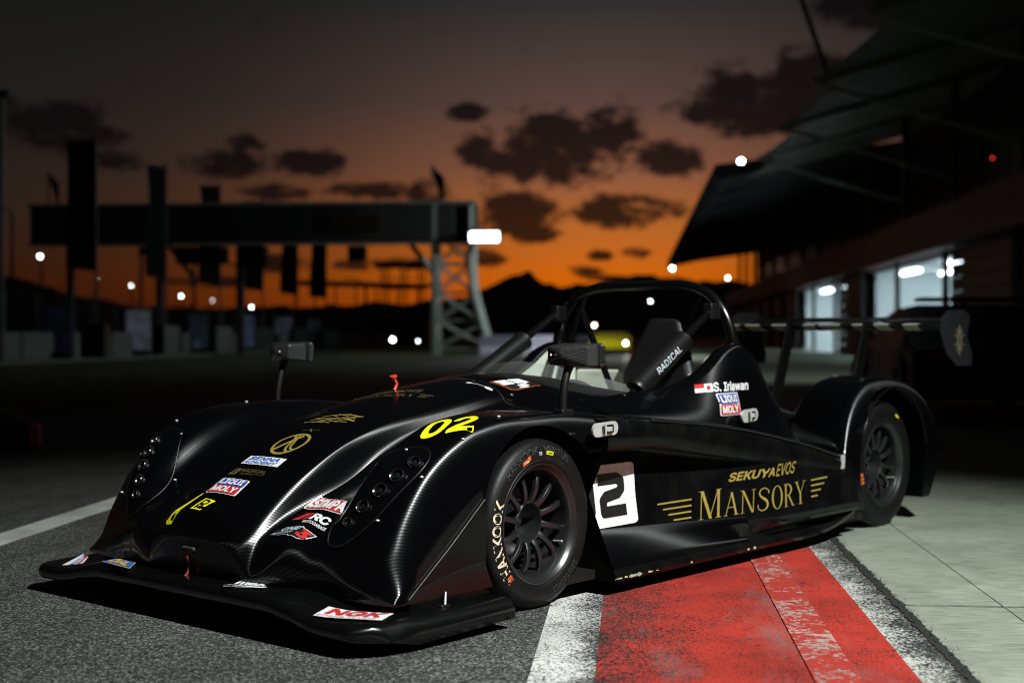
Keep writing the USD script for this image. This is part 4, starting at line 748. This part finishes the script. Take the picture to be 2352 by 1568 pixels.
# pale blocks printed across the front of the wing
for y0, y1, k in [(.50, .42, 0), (.36, .28, .03), (.24, .16, .03), (.10, -.02, .05), (-.07, -.14, .0), (-.20, -.30, .05), (-.37, -.46, .06), (-.52, -.58, .02)]:
    Y0, Y1 = y0, y1
    P = np.array(aerofoil(0, -3.20, .905, .27, .062, .05)); P = np.vstack([P[14:][::-1][:3][::-1], P[:4]])          # round the leading edge
    dn = P - np.array([-3.26, 0, .903]); dn /= np.linalg.norm(dn, axis=1, keepdims=True); P = P + dn * .003; v = []
    for j, a in enumerate(P): v += [(a[0], Y0 - k * j / 6, a[2]), (a[0], Y1 - k * j / 6, a[2])]
    m = trimesh.Trimesh(v, gridfaces(len(P), 2), process=False)
    if m.face_normals.mean(0)[0] < 0: m.invert()
    obj('sticker', m, pm('sticker_bone', (.55, .56, .48), .5), wing)
# catches, fasteners
def catch(F, L, z, w, h, ang=0, vertical=False):
    c = thing('body_catch', parent=car); c.AddTranslateOp().Set((F, L, z)); c.AddRotateYOp().Set(ang)
    a, b = (w / 2, h / 2); e = min(a, b) * .98
    pl = sbox(-a + e, -b + e, a - e, b - e).buffer(e, 12); v = prism(pl, -.003, .004); v.vertices = v.vertices[:, [0, 2, 1]] * [1, 1, 1]; v.fix_normals(); obj('strap', v, CHROME, c, smooth=30)
    if w > h:
        obj('lever', rbx(-a * .5, a * .3, .004, .013, -b * .62, b * .62, .003), DARKMETAL, c, smooth=40)
        obj('lever_plate', rbx(-a * .30, a * .12, .013, .0165, -b * .34, b * .34, .002), CHROME, c, smooth=40)
        obj('pin', tube([(a * .22, .015, -b * .8), (a * .22, .015, b * .8)], .0035, 8), CHROME, c)
    else: obj('lever', rbx(-a * .5, a * .5, .004, .010, -b * .08, b * .02, .002), DARKMETAL, c)
catch(-.262, .757, .55, .135, .045, 2); catch(-1.45, .585, .535, .12, .05, 3); catch(-1.91, .752, .29, .028, .135, -8)
for F, L in [(.344, .69), (.448, .5617), (.506, .680), (.6185, .618), (.345, .7357), (.456, -.528), (.546, -.442), (.37, -.677), (.506, -.69), (.62, -.64), (.15, .66), (.12, -.60)]:
    P, n = top([F], [L]); b = trimesh.creation.icosphere(2, .006); b.apply_scale([1, 1, .6]); b.apply_translation(P[0] + n[0] * .002); obj('bolt', b, CHROME, car, smooth=True)
for F, L in [(-.40, .235), (-.75, .475)]:
    P, n = scut(np.array([F]), np.array([L])); P = np.nan_to_num(P[0], nan=.63); b = trimesh.creation.icosphere(2, .014); b.apply_scale([1, 1, .5]); b.apply_translation(P + [0, 0, .004]); obj('bolt', b, DARKMETAL, car, smooth=True)
P, n = top([-.12], [-.07]); P = P[0]; obj('bonnet_pin', cat_([tube([P, P + [-.012, .0, .02], P + [.004, 0, .045]], .0055, 8), tube([P + [.004, 0, .045], P + [.006, 0, .051]], .013, 12)]), pm('red_plastic', (.75, .06, .03), .35), car, smooth=40)
obj('scuttle_seam', tube([(-.362, L, float(H(np.array([-.362]), np.array([L]), False)[0]) + .001) for L in np.linspace(.10, .70, 30)], .0022, 6), MATTE, car, smooth=True)
obj('panel_seam', tube([(.63, .7515, .125), (.46, .7525, .255), (.315, .7525, .375)], .0014, 6), DARKMETAL, car); obj('panel_seam', tube([(-.362, .64, .588), (-.350, .712, .580), (-.335, .7505, .565), (-.31, .7535, .50), (-.305, .752, .478)], .0014, 6), DARKMETAL, car)
# scrapes along the front of the floor edge
_q = np.random.default_rng(12); SCUF = pm('scraped_gelcoat', (.42, .48, .33), .7)
for i in range(16):
    f0 = -.292 - .12 * _q.random() ** 2 - (.9 * _q.random() if i > 10 else 0); w, h = .006 + .016 * _q.random(), .002 + .006 * _q.random(); an = np.sort(_q.uniform(0, 6.28, 9))
    v = np.array([(f0 + w * math.cos(a) * _q.uniform(.5, 1), .7885, .064 + h * math.sin(a) * _q.uniform(.5, 1)) for a in an]); v = np.vstack([v.mean(0), v]); f = [[0, k + 1, (k + 1) % 9 + 1] for k in range(9)]
    m = trimesh.Trimesh(v, f, process=False)
    if m.face_normals.mean(0)[1] < 0: m.invert()
    obj('scrape', m, SCUF, car)

FAR_INT, NEAR_INT = 1250.0, 260.0
def PX(x, y, d): X = (x - 1176) / 3150 * d; return np.array([X, d, .855 + (769 - y) / 3150 * d])
# ------------------------------------------------------------------ beside the lane: concrete apron, grass, far kerb
ap = obj('concrete_apron', prism(Polygon(lane_poly(CE - .02, 9.6, -8, 150)), -.3, -.022), MATTE, None, kind='structure')
js, jt = [CE + .012, 1.163, 5.2, 9.55], [-8, -.6, 4.41, 9.4, 14.4, 19.4, 24.4, 29.4, 34.4, 39.4, 46, 56, 66, 80, 100, 125, 150]
for i in range(3):
    for j in range(len(jt) - 1): obj('concrete_slab', prism(Polygon(lane_poly(js[i] + .0022, js[i + 1] - .0022, jt[j] + .014, jt[j + 1] - .014)), -.2, .004), CONC, ap)
pts = [];  tt = np.linspace(0, 14, 1400); nz = meshkit.fbm(np.c_[tt * 45, 0 * tt, 0 * tt], 3, 3); nz2 = meshkit.fbm(np.c_[tt * 45, 0 * tt + 9, 0 * tt], 3, 5)
ragged = [T(CE - .002 - .022 * a, t)[:2] for t, a in zip(tt, nz)] + [T(CE + .006 + .022 * a, t)[:2] for t, a in zip(tt[::-1], nz2[::-1])]
obj('seam_dirt', prism(Polygon(ragged).buffer(0), -.01, .0068), pm('seam_dirt_material', (.012, .013, .010), .9), None, kind='structure')
gr = np.random.default_rng(5); V = []; n_ = 2600
for _ in range(n_):
    t = gr.uniform(1.5, 12); s = CE + .004 + gr.normal(0, .011); h = gr.uniform(.003, .012); a = gr.uniform(0, 6.3); d = T(.0012 * math.cos(a), .0012 * math.sin(a)); b = T(s, t, .009); V += [b - d, b + d, b + np.array([gr.normal(0, .006), gr.normal(0, .006), h])]
obj('seam_grass', trimesh.Trimesh(V, np.arange(3 * n_).reshape(-1, 3), process=False), pm('dry_moss', (.016, .020, .010), .9), None, kind='stuff', label='dark moss and dry grass along the edge of the concrete', cat='grass')
GRASS = pm('dark_turf', (.030, .045, .014), .95, vary=.4, vscale=1.5, bump=.03, bscale=30)
sheet('grass_verge', lane_poly(-18.0, -6.2, 11.0, 300), .006, GRASS, .1)
V = []; n_ = 9000
for _ in range(n_):
    t = 11.5 + 40 * gr.random() ** 1.6; s = gr.uniform(-17, -6.25); h = gr.uniform(.03, .09); a = gr.uniform(0, 6.3); d = T(.008 * math.cos(a), .008 * math.sin(a)); b = T(s, t, .004); V += [b - d, b + d, b + np.array([gr.normal(0, .03), gr.normal(0, .03), h])]
obj('grass', trimesh.Trimesh(V, np.arange(3 * n_).reshape(-1, 3), process=False), GRASS, None, kind='stuff', label='short dark grass on the verge between the lane and the fence', cat='grass')
sheet('far_concrete_strip', lane_poly(-19.4, -18.0, 30, 300), .03, CONC, .1)

# hills on the skyline
ridge = [(-900, 650), (-400, 640), (-100, 628), (0, 628), (70, 645), (250, 694), (400, 708), (700, 702), (900, 696), (1010, 690), (1075, 682), (1110, 660), (1160, 637), (1190, 630), (1215, 618), (1232, 632), (1250, 648), (1284, 664), (1340, 653), (1420, 640), (1500, 632), (1600, 640), (1800, 655), (2100, 650), (2500, 655), (3200, 660)]
R = np.array(ridge, float); D = 900.0; xs = np.linspace(-900, 3200, 420); ys = np.interp(xs, R[:, 0], R[:, 1]); nzr = meshkit.fbm(np.c_[xs / 40, 0 * xs, 0 * xs], 4, 2); hz = (769 - ys) / 3150 * D + 3 * (nzr - .5) * 2 + .855; xw = (xs - 1176) / 3150 * D
def hillfn(u, v):
    x = np.interp(u, np.linspace(0, 1, 420), xw); h = np.interp(u, np.linspace(0, 1, 420), hz); y = D + (v - .5) * 500; return x * (y / D), y, h * np.maximum(0, 1 - np.abs(v - .5) * 2) ** .8 * np.where(np.abs(v - .5) < .01, 1, .8 + .35 * meshkit.noise(np.stack([x / 30, y / 30, 0 * x], -1))) - .3
obj('hills', grid(420, 13, hillfn), pm('hill_forest', (.012, .016, .010), .95), None, smooth=True, kind='structure')

# ------------------------------------------------------------------ start gantry across the track
STEEL = pm('grey_gantry_steel', (.30, .33, .31), .55, vary=.15, vscale=1.5); DARKP = pm('dark_panel', (.022, .024, .026), .6); BLKP = pm('black_sign', (.010, .010, .011), .5)
G0 = T(-7.5, 58); gan = thing('start_gantry', 'steel start gantry with a boarded beam over the track and one lattice tower', 'gantry', G0, LANE_ROT)
for y in (-.7, .7):
    obj('tower_leg', rbx(-.90, -.68, y - .11, y + .11, 0, 6.35, .02), STEEL, gan)
    leg = tube([(1.62, y, 0), (1.50, y, .35), (.95, y, 2.3), (.82, y, 2.9), (.76, y, 3.6), (.76, y, 6.3)], .13, 8); obj('tower_leg', leg, STEEL, gan, smooth=40)
    for k in range(5):
        z0 = .3 + k * 1.2; w = .76 if k > 1 else .95 + .35 * (1 - k)
        obj('lattice_brace', rod((-.72, y, z0), (w, y, z0 + 1.15), .05, 6), STEEL, gan); obj('lattice_brace', rod((w, y, z0 + .02), (-.72, y, z0 + 1.17), .05, 6), STEEL, gan)
    for k in range(6): obj('lattice_rung', rod((-.75, y, .25 + k * 1.2), (.8 if k > 1 else 1.5 - .35 * k, y, .25 + k * 1.2), .045, 6), STEEL, gan)
for k in range(5): obj('lattice_brace', rod((-.79, -.7, .3 + k * 1.2), (-.79, .7, 1.5 + k * 1.2), .045, 6), STEEL, gan)
obj('beam', rbx(-18.4, .95, -.75, .75, 4.75, 6.42, .03), DARKP, gan); obj('beam_rail', rbx(-18.5, 1.0, -.82, -.76, 6.35, 6.50, .02), STEEL, gan); obj('beam_rail', rbx(-18.5, 1.0, -.82, -.76, 4.66, 4.78, .02), STEEL, gan)
for i in range(9): obj('beam_panel', rbx(-18.3 + i * 2.05, -16.32 + i * 2.05, -.80, -.765, 4.86, 6.28, .01), DARKP if i not in (7, 8) else pm('grey_sign', (.05, .056, .056), .6), gan)
obj('sign_panel', rbx(-5.2, -3.0, -.86, -.81, 5.25, 5.9, .01), pm('dark_red_sign', (.035, .012, .012), .6), gan)
for a, b in ((-1.9, 4.75), (-12.5, 4.75)): obj('knee_brace', rod((a, 0, b), (a + 1.1, 0, b - 1.4), .12, 8), STEEL, gan)
for x in (-16.9, -12.9, -9.3): obj('beam_post', rbx(x - .14, x + .14, -.14, .14, 0, 4.7, .02), DARKP, gan)
for x, w, h in ((-11.0, 2.2, .75), (-8.8, 1.3, .85), (-4.2, .75, .65), (-13.6, .3, .35)): obj('signal_box', rbx(x - w / 2, x + w / 2, -.3, .3, 4.66 - h, 4.66, .03), BLKP, gan)
for x, z, sc in ((-1.0, 6.4, 1.0), (-17.9, 6.4, .9)):
    fl = thing('pennant', 'dark pennant on a short staff at the tower end of the gantry' if x > -5 else 'dark pennant on a short staff at the far left end of the gantry', 'flag', G0 + RD * x + np.array([0, 0, z]), LANE_ROT, 'pennants on the gantry')
    obj('staff', rod((0, 0, 0), (0, 0, 1.75 * sc), .03, 6), DARKP, fl); m = grid(10, 5, lambda u, v: (.02 + u * .55 * sc, .06 * np.sin(u * 5), (1.7 - 1.25 * u * v - .55 * u - .35 * v * (1 - u)) * sc)); obj('cloth', m, pm('dark_cloth', (.02, .017, .017), .8), fl, smooth=True)
# lamps that are lit in the photograph
def lamp(name, label, cat, loc, r, col, st, pole=0.0, flat=(1, 1, 1), group=None, rot=LANE_ROT):
    r, st = r * .5, st * 2.2
    t = thing(name, label, cat, loc, rot, group); b = trimesh.creation.icosphere(2, r); b.apply_scale(flat); obj('bulb', b, em('glow_%d_%d_%d_%d' % (int(st * 10), *[int(c * 100) for c in col]), col, st), t, smooth=True)
    obj('hood', rbx(-r * 1.3 * flat[0], r * 1.3 * flat[0], r * .9, r * 1.8, -r * flat[2], r * 1.4 * flat[2], .01), BLKP, t)
    if pole: obj('pole', tube([(0, r * 1.5, r), (0, r * 2.2, -r), (0, r * 2.2, -loc[2])], .07, 8), BLKP, t)
    return t
COOL, WARM, VIO = (.86, 1.0, .97), (1.0, .80, .62), (.72, .70, 1.0)
fl = thing('gantry_floodlight', 'long bright floodlight bank at the right end of the gantry beam', 'floodlight', T(-6.12, 57, 4.95), LANE_ROT)
obj('housing', rbx(-.66, .66, 0, .25, -.27, .30, .03), DARKP, fl); obj('arm', rod((-.7, .1, 0), (-1.0, .7, 0), .06), DARKP, fl)
for i in range(6): obj('lens', rbx(-.60 + i * .205, -.42 + i * .205, -.02, .0, -.20, .20, .008), em('floodlight_lens', (.92, 1.0, .98), 8.0), fl)
for i, (x, y, t, r, st) in enumerate([(92, 589, 80, .15, 14), (222, 641, 110, .11, 7), (301, 656, 120, .13, 10), (416, 680, 150, .17, 12), (488, 690, 165, .16, 3), (577, 705, 200, .24, 12), (763, 728, 280, .32, 11)]):
    where = ['leftmost and brightest beyond the gantry', 'below the first tall banner, faint', 'second small light left of the second banner', 'between the second and third banners', 'faint, beside the third banner', 'right of the third banner', 'nearest the lattice tower'][i]
    lamp('street_lamp', 'distant street lamp on a dark pole, ' + where, 'street lamp', PX(x, y, t), r, COOL, st, 1, group='street lamps beyond the track')
for lb, x, y, t, r, c, st in [('violet light low on the far fence under the second banner', 360, 714, 150, .2, VIO, 5), ('bright white work light standing on the verge left of the lattice tower', 902, 780, 62, .13, COOL, 26), ('small dim light beside the bright work light near the tower', 960, 783, 62, .08, COOL, 7),
                              ('white light seen through the roll hoop', 1494, 692, 118, .15, COOL, 9), ('warm light seen under the right side of the roll hoop', 1365, 747, 100, .17, WARM, 11), ('bright white light beside the seat, in front of the yellow car', 1437, 788, 58, .11, COOL, 20)]:
    lamp('work_light', lb, 'light', PX(x, y, t), r, c, st, 1 if y < 760 else 0)

# tall banners on poles, fence and hoardings on the far side
BAN = pm('dark_banner_cloth', (.006, .0075, .008), .95, specular_ior_level=.05, vary=.3, vscale=.8)
for k in range(6):
    t = 48 + 7.5 * k; L_ = thing('tall_banner', ['tallest dark vertical banner, at the far left', 'second dark banner from the left, seen nearly edge on', 'third dark banner from the left', 'fourth dark banner, in front of the gantry beam', 'fifth dark banner, in front of the gantry beam', 'last dark banner of the row, nearest the lattice tower'][k], 'banner', T(-19.3, t), LANE_ROT + [8, 62, 45, 25, 40, 30][k], 'tall banners on poles along the far fence')
    obj('pole', rod((.05, 0, 0), (.05, 0, 8.0), .05, 8), DARKP, L_); obj('cross_arm', rod((.05, 0, 7.85), (-1.0, 0, 7.80), .035, 6), DARKP, L_)
    obj('cloth', grid(6, 20, lambda u, v: (.04 - u * (1.02 - .05 * np.sin(v * 5)), .07 * np.sin(v * 6 + u * 3), 7.8 - v * (4.65 - .12 * u))), BAN, L_, smooth=True); obj('base_block', rbx(-.42, .48, -.4, .4, 0.0, 1.25, .05), BLKP, L_)
fn = thing('track_fence', 'low concrete barrier with mesh fence posts along the far side of the track', 'fence', T(-20.4, 0), LANE_ROT)
for k in range(20): obj('barrier_block', rbx(-.25, .25, 36 + k * 4, 39.9 + k * 4, .0, .95, .04), pm('barrier_concrete', (.075, .085, .078), .85, vary=.15, vscale=2), fn)
for k in range(34): obj('fence_post', rod((0, 36 + k * 2.4, .9), (0, 36 + k * 2.4, 2.3), .04, 6), DARKP, fn)
for z in (1.3, 1.8, 2.25): obj('fence_wire', rod((0, 36, z), (0, 116, z), .01, 4), DARKP, fn)
for k in range(6):
    t = 46.5 + 7.8 * k; h = thing('hoarding', ['pale blue advertising board, leftmost along the fence', 'second pale advertising board from the left, patterned', 'third pale advertising board from the left', 'fourth pale advertising board from the left', 'fifth pale advertising board from the left', 'last small advertising board, near the tower'][k], 'hoarding', T(-20.0, t), LANE_ROT + 20, 'advertising boards along the fence')
    obj('board', rbx(-.48, .48, -.02, .02, .25, 1.85, .01), pm('hoarding_print_%d' % (k % 3), [(.14, .18, .36), (.46, .48, .62), (.32, .40, .56)][k % 3], .6, vary=.6, vscale=2.2), h); obj('foot', rbx(-.4, .4, -.2, .2, 0.02, .26, .02), BLKP, h)
obj_ = thing('light_mast', 'dark mast at the left edge of the picture', 'mast', T(-19.0, 40), LANE_ROT); obj('pole', rod((0, 0, 0), (0, 0, 8.2), .09, 8), DARKP, obj_); obj('head', rbx(-.3, .3, -.1, .1, 8.0, 8.25, .03), DARKP, obj_)
for x, d, h, lb in ((28, 66, 6.6, 'at the far left edge, before the gantry end'), (324, 70, 5.4, 'between the first and second banners'), (446, 78, 5.2, 'between the second and third banners'), (545, 84, 4.9, 'right of the third banner'), (840, 95, 4.2, 'left of the lattice tower')):
    q = PX(x, 769 + 2693 / d, d); pp = thing('camera_pole', 'dark curved-arm pole ' + lb, 'pole', q, LANE_ROT, 'dark poles with curved arms along the fence')
    obj('pole', rod((0, 0, 0), (0, 0, h), .085, 8), BLKP, pp); obj('arm', tube(spline([(0, 0, h - .05), (-.35, 0, h + .35), (-1.0, 0, h + .55), (-1.5, 0, h + .55)], 12), .05, 6), BLKP, pp, smooth=True)
# viewing tower and low stand behind the gantry
vt = thing('viewing_tower', 'dark roofed viewing tower on posts seen under the gantry beam', 'tower', T(-23.4, 140), LANE_ROT)
obj('roof', rbx(-2.8, 2.8, -2, 2, 7.8, 8.3, .1), BLKP, vt); obj('floor', rbx(-2.2, 2.2, -1.8, 1.8, 5.6, 5.9, .05), BLKP, vt)
for x in (-1.9, 0, 1.9):
    for y in (-1.5, 1.5): obj('post', rod((x, y, 0), (x, y, 7.9), .1, 6), BLKP, vt)
obj('railing', rbx(-2.2, 2.2, -1.8, -1.74, 6.6, 6.7, .01), BLKP, vt)
st = thing('spectator_stand', 'low dark spectator stand with sloping roof left of the viewing tower', 'stand', T(-29, 145), LANE_ROT)
obj('roof', _loft_any(np.array([[(x, -3, 5.6 + .3 * k), (x, 3, 6.2 + .3 * k), (x, 3, 6.4 + .3 * k), (x, -3, 5.8 + .3 * k)] for x, k in ((-7, 1.6), (7.5, 0))])), BLKP, st)
for i in range(7): obj('post', rod((-6.5 + i * 2.2, -2.5, 0), (-6.5 + i * 2.2, -2.5, 5.9), .09, 6), BLKP, st)
obj('terrace', _loft_any(np.array([[(x, -3, 0), (x, 3, 0), (x, 3, 3.6), (x, -3, 1.2)] for x in (-7, 7.5)])), BLKP, st)

# ------------------------------------------------------------------ pit building on the right
PB = thing('pit_building', 'long dark two-storey pit building with red parapet, garages and fabric canopy', 'building', (0, 0, 0), LANE_ROT)
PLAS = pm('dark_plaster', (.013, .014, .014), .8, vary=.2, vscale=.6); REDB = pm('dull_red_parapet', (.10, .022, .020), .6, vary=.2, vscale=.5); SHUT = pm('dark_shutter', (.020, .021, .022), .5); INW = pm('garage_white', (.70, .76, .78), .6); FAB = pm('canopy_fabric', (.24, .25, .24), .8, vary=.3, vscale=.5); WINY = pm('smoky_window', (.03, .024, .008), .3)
SF = 9.5
bays = [42.9 + 7.6 * (i - 6) for i in range(19)]
lit = {6: 3, 7: 3, 9: 1, 10: 1}
for i, t in enumerate(bays[:-1]):
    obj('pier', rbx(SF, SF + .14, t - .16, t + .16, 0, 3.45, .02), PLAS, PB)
    if i in lit:
        a, b = t + .16, t + 7.44; T4 = 5.6
        for nm, args in (('back_wall', (SF + T4, SF + T4 + .1, a, b, 0, 3.5)), ('ceiling', (SF + .6, SF + T4, a, b, 3.36, 3.44)), ('garage_floor', (SF + .1, SF + T4, a, b, -.02, .012)), *([('party_wall', (SF + .6, SF + T4, b - .02, b + .1, 0, 3.36))] if i + 1 not in lit else []), *([('party_wall', (SF + .6, SF + T4, a - .12, a + .02, 0, 3.36))] if i - 1 not in lit else [])): obj(nm, bx(*args), INW, PB)
        for q in range(3): obj('ceiling_tube', rbx(SF + 1.2 + q * 1.5, SF + 1.4 + q * 1.5, a + 2.2, b - 2.2, 3.24, 3.32, .02), em('garage_tube', (.84, .97, 1.0), 17.0 if lit[i] == 3 else 9.0), PB)
    else:
        for q in range(8): obj('shutter_slat', rbx(SF + .18, SF + .24, t + .24, t + 7.36, .02 + q * .43, .43 + q * .43, .012), SHUT, PB)
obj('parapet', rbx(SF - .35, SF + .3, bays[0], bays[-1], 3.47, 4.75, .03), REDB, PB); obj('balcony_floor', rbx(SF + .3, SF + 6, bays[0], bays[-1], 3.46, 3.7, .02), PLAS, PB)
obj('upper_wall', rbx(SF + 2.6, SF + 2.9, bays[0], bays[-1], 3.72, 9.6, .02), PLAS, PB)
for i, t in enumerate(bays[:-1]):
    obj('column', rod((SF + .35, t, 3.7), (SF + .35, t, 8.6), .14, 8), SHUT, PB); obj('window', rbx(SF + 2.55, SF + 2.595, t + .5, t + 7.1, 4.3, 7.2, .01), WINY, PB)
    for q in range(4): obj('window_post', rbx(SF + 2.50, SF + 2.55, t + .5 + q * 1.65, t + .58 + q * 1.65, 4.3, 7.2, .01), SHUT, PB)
    if t < 57:
        def fab(u, v, t=t): sc = .95 * np.sin(np.pi * u); s = 4.75 + sc * (1 - v) + v * 8.2; return s, t + 7.6 * u, 7.35 + .27 * (s - 4.75) + .55 * np.sin(np.pi * u) * np.sin(np.pi * (.15 + .85 * v)) 
        m = grid(14, 12, fab); m2 = m.copy(); m2.vertices[:, 2] += .03; m2.invert(); obj('canopy_panel', cat_([m, m2]), FAB, PB, smooth=True)
        obj('canopy_rib', tube([(4.6, t, 7.25), (8.5, t, 8.25), (13, t, 9.5)], .10, 8), STEEL, PB); obj('canopy_strut', rod((4.7, t, 7.2), (SF + .35, t, 5.6), .06, 6), STEEL, PB)
        if i == 4: obj('mast_stay', rod((4.3, t + 3, 6.6), (3.0, t + 3.4, 10.6), .06, 6), SHUT, PB)
    else:
        obj('canopy_panel', cat_([_loft_any(np.array([[(4.55, y, 7.75), (13, y, 8.9), (13, y, 9.1), (3.5, y, 8.0), (3.5, y, 7.5), (3.9, y, 7.45)] for y in (t, t + 7.55)]))]), FAB if False else pm('dark_roof', (.03, .032, .033), .7), PB)
for i, (t, s, z, fl_) in enumerate([(56, 4.42, 7.86, (1.25, .6, 1.0)), (114, 4.34, 7.87, (1.1, .6, 1)), (145, 4.30, 7.85, (1.1, .6, 1)), (85, 5.9, 4.35, (1, 1, 1))]):
    lamp('roof_floodlight', ['round floodlight at the tip of the far canopy roof, against the orange sky', 'second round floodlight down the roof line', 'lowest and farthest floodlight of the roof line', 'small blue-white lamp tucked under the far canopy'][i], 'floodlight', T(s, t, z), (.17, .24, .30, .13)[i], COOL, (16, 16, 16, 9)[i], 0, fl_, 'floodlights along the pit roof')
rl = UsdLux.SphereLight.Define(stage, '/World/roof_floodlight_001/lamp'); rl.CreateRadiusAttr(.15); rl.CreateIntensityAttr(FAR_INT); rl.CreateNormalizeAttr(True); rl.CreateColorAttr((.9, 1.0, .96))
Zd = np.array([12.0, 3.0, 7.5]); Zd /= np.linalg.norm(Zd); Xd = np.cross([0, 0, 1.0], Zd); Xd /= np.linalg.norm(Xd); Yd = np.cross(Zd, Xd)
rl.AddTransformOp().Set(Gf.Matrix4d(*[float(v) for v in np.vstack([np.r_[Xd, 0], np.r_[Yd, 0], np.r_[Zd, 0], [-.35, -.3, -.25, 1]]).ravel()]))
sh_ = UsdLux.ShapingAPI.Apply(rl.GetPrim()); sh_.CreateShapingConeAngleAttr(62.0); sh_.CreateShapingConeSoftnessAttr(.6)
near_ = lamp('roof_floodlight', 'floodlight of the roof row just above the top of the frame at right', 'floodlight', T(3.7, 24.5, 8.1), .2, COOL, 16, 0, (1.25, .6, 1.0))
rn = UsdLux.SphereLight.Define(stage, str(near_.GetPath()) + '/lamp'); rn.CreateRadiusAttr(.12); rn.CreateIntensityAttr(NEAR_INT); rn.CreateNormalizeAttr(True); rn.CreateColorAttr((.9, 1.0, .96))
Zd = np.array([.4, -6.0, 7.9]); Zd /= np.linalg.norm(Zd); Xd = np.cross([0, 1.0, 0], Zd); Xd /= np.linalg.norm(Xd); Yd = np.cross(Zd, Xd)
rn.AddTransformOp().Set(Gf.Matrix4d(*[float(v) for v in np.vstack([np.r_[Xd, 0], np.r_[Yd, 0], np.r_[Zd, 0], [0, -.2, -.3, 1]]).ravel()]))
sn_ = UsdLux.ShapingAPI.Apply(rn.GetPrim()); sn_.CreateShapingConeAngleAttr(46.0); sn_.CreateShapingConeSoftnessAttr(.9)
lamp('warning_light', 'tiny red light high on the dark wall at the right', 'light', T(SF + 2.0, 45.0, 6.5), .045, (1.0, .05, .04), 2.5)

# ------------------------------------------------------------------ other vehicles
def sports_car(name, label, cat, loc, rot, paint, wingz=True, low=1.0):
    c = thing(name, label, cat, loc, rot)
    prof = [(-2.1, .42), (-2.08, .72), (-1.5, .80), (-.95, 1.10), (-.2, 1.19), (.35, 1.12), (1.0, .80), (1.8, .66), (2.15, .48), (2.18, .25), (-2.1, .22)]
    S = []
    for w, k in ((-.90, .74), (-.84, .93), (-.62, 1.0), (.62, 1.0), (.84, .93), (.90, .74)): S.append([(x, w if z < .85 else w * .80, z if z < .5 else .5 + (z - .5) * k if z < .85 else (.85 + (z - .85) * low) * (.97 if abs(w) > .8 else 1.0)) for x, z in prof])
    obj('body', _loft_any(np.array(S)), paint, c, smooth=35)
    for sg in (-1, 1):
        obj('side_window', trimesh.Trimesh([(-.85, sg * .738, 1.02), (-.15, sg * .735, 1.12), (.3, sg * .735, 1.06), (.8, sg * .74, .88), (-1.05, sg * .74, .90)], [[0, 1, 4], [1, 2, 4], [2, 3, 4]] if sg < 0 else [[0, 4, 1], [1, 4, 2], [2, 4, 3]], process=False), BLKP, c)
        for x in (-1.35, 1.35):
            w = thing('wheel', parent=c); w.AddTranslateOp().Set((x, sg * .80, .33)); obj('tyre', lathe([(.19, .12), (.30, .125), (.33, .10), (.33, -.10), (.30, -.12), (.19, -.12)], 28, 'y'), RUBBER, w, smooth=30); obj('rim', lathe([(.0, sg * .09), (.18, sg * .10), (.2, sg * .115)], 20, 'y'), DARKMETAL, w)
        obj('tail_lamp', rbx(-2.12, -2.085, sg * .62 - .16, sg * .62 + .16, .60, .67, .01), pm('red_lens', (.25, .01, .01), .2), c); obj('headlight', rbx(1.86, 2.06, sg * .66 - .14, sg * .66 + .14, .56, .63, .015), LENS, c)
    if wingz:
        obj('rear_wing', rbx(-2.25, -1.95, -.86, .86, 1.18, 1.22, .015), MATTE, c)
        for y in (-.4, .4): obj('wing_stay', rbx(-2.05, -1.98, y - .015, y + .015, .74, 1.19, .005), MATTE, c)
    return c
sports_car('parked_car', 'black low sports car with a rear wing parked behind the race car wing', 'car', PX(2205, 769 + 2693 / 15.4, 15.4), 84, pm('black_car_paint', (.006, .005, .005), .45, specular_ior_level=.08))
sports_car('parked_car', 'yellow sports car far down the pit lane, seen through the cockpit', 'car', PX(1404, 769 + 2693 / 63, 63), 264, pm('yellow_car_paint', (.75, .62, .01), .25, coat_weight=.5), False, .35)
for i, (x, t, w) in enumerate([(1155, 57, .95), (1190, 60, .55), (1248, 60, .6), (1345, 66, .5)]):
    g_ = thing('plastic_barrier', ['long low lilac-white plastic barrier beside the lattice tower foot', 'short lilac-white plastic barrier left of the padded bar', 'short lilac-white plastic barrier above the near mirror', 'last low lilac-white plastic barrier, seen under the roll hoop'][i], 'barrier', PX(x, 769 + 2693 / t, t), LANE_ROT + 6 * i)
    cv = pm('lilac_white_plastic', (.60, .56, .72), .6)
    obj('body', _loft_any(np.array([[(y, -.25, .0), (y, .25, 0), (y, .22, .12), (y, .09, .38), (y, .08, .84), (y, -.08, .84), (y, -.09, .38), (y, -.22, .12)] for y in (-w, w)])), cv, g_, smooth=20)
    for q in (-1, 1): obj('foot_recess', rbx(q * w * .5 - .12, q * w * .5 + .12, -.256, -.244, .02, .09, .004), BLKP, g_)
bg_ = thing('kit_bag', 'small dark blue bag with a red end on the tarmac at the left edge', 'bag', T(-4.62, 10.0), 15)
obj('body', rbx(-.42, .10, -.16, .16, 0.004, .20, .05), pm('navy_canvas', (.012, .016, .04), .7), bg_, smooth=40); obj('end_panel', rbx(.09, .16, -.15, .15, 0.01, .19, .03), pm('red_canvas', (.7, .05, .02), .6), bg_, smooth=40); obj('handle', tube(spline([(-.3, 0, .19), (-.2, 0, .27), (-.05, 0, .27), (.04, 0, .19)], 16), .012, 8), pm('pale_strap', (.35, .36, .32), .6), bg_, smooth=True)
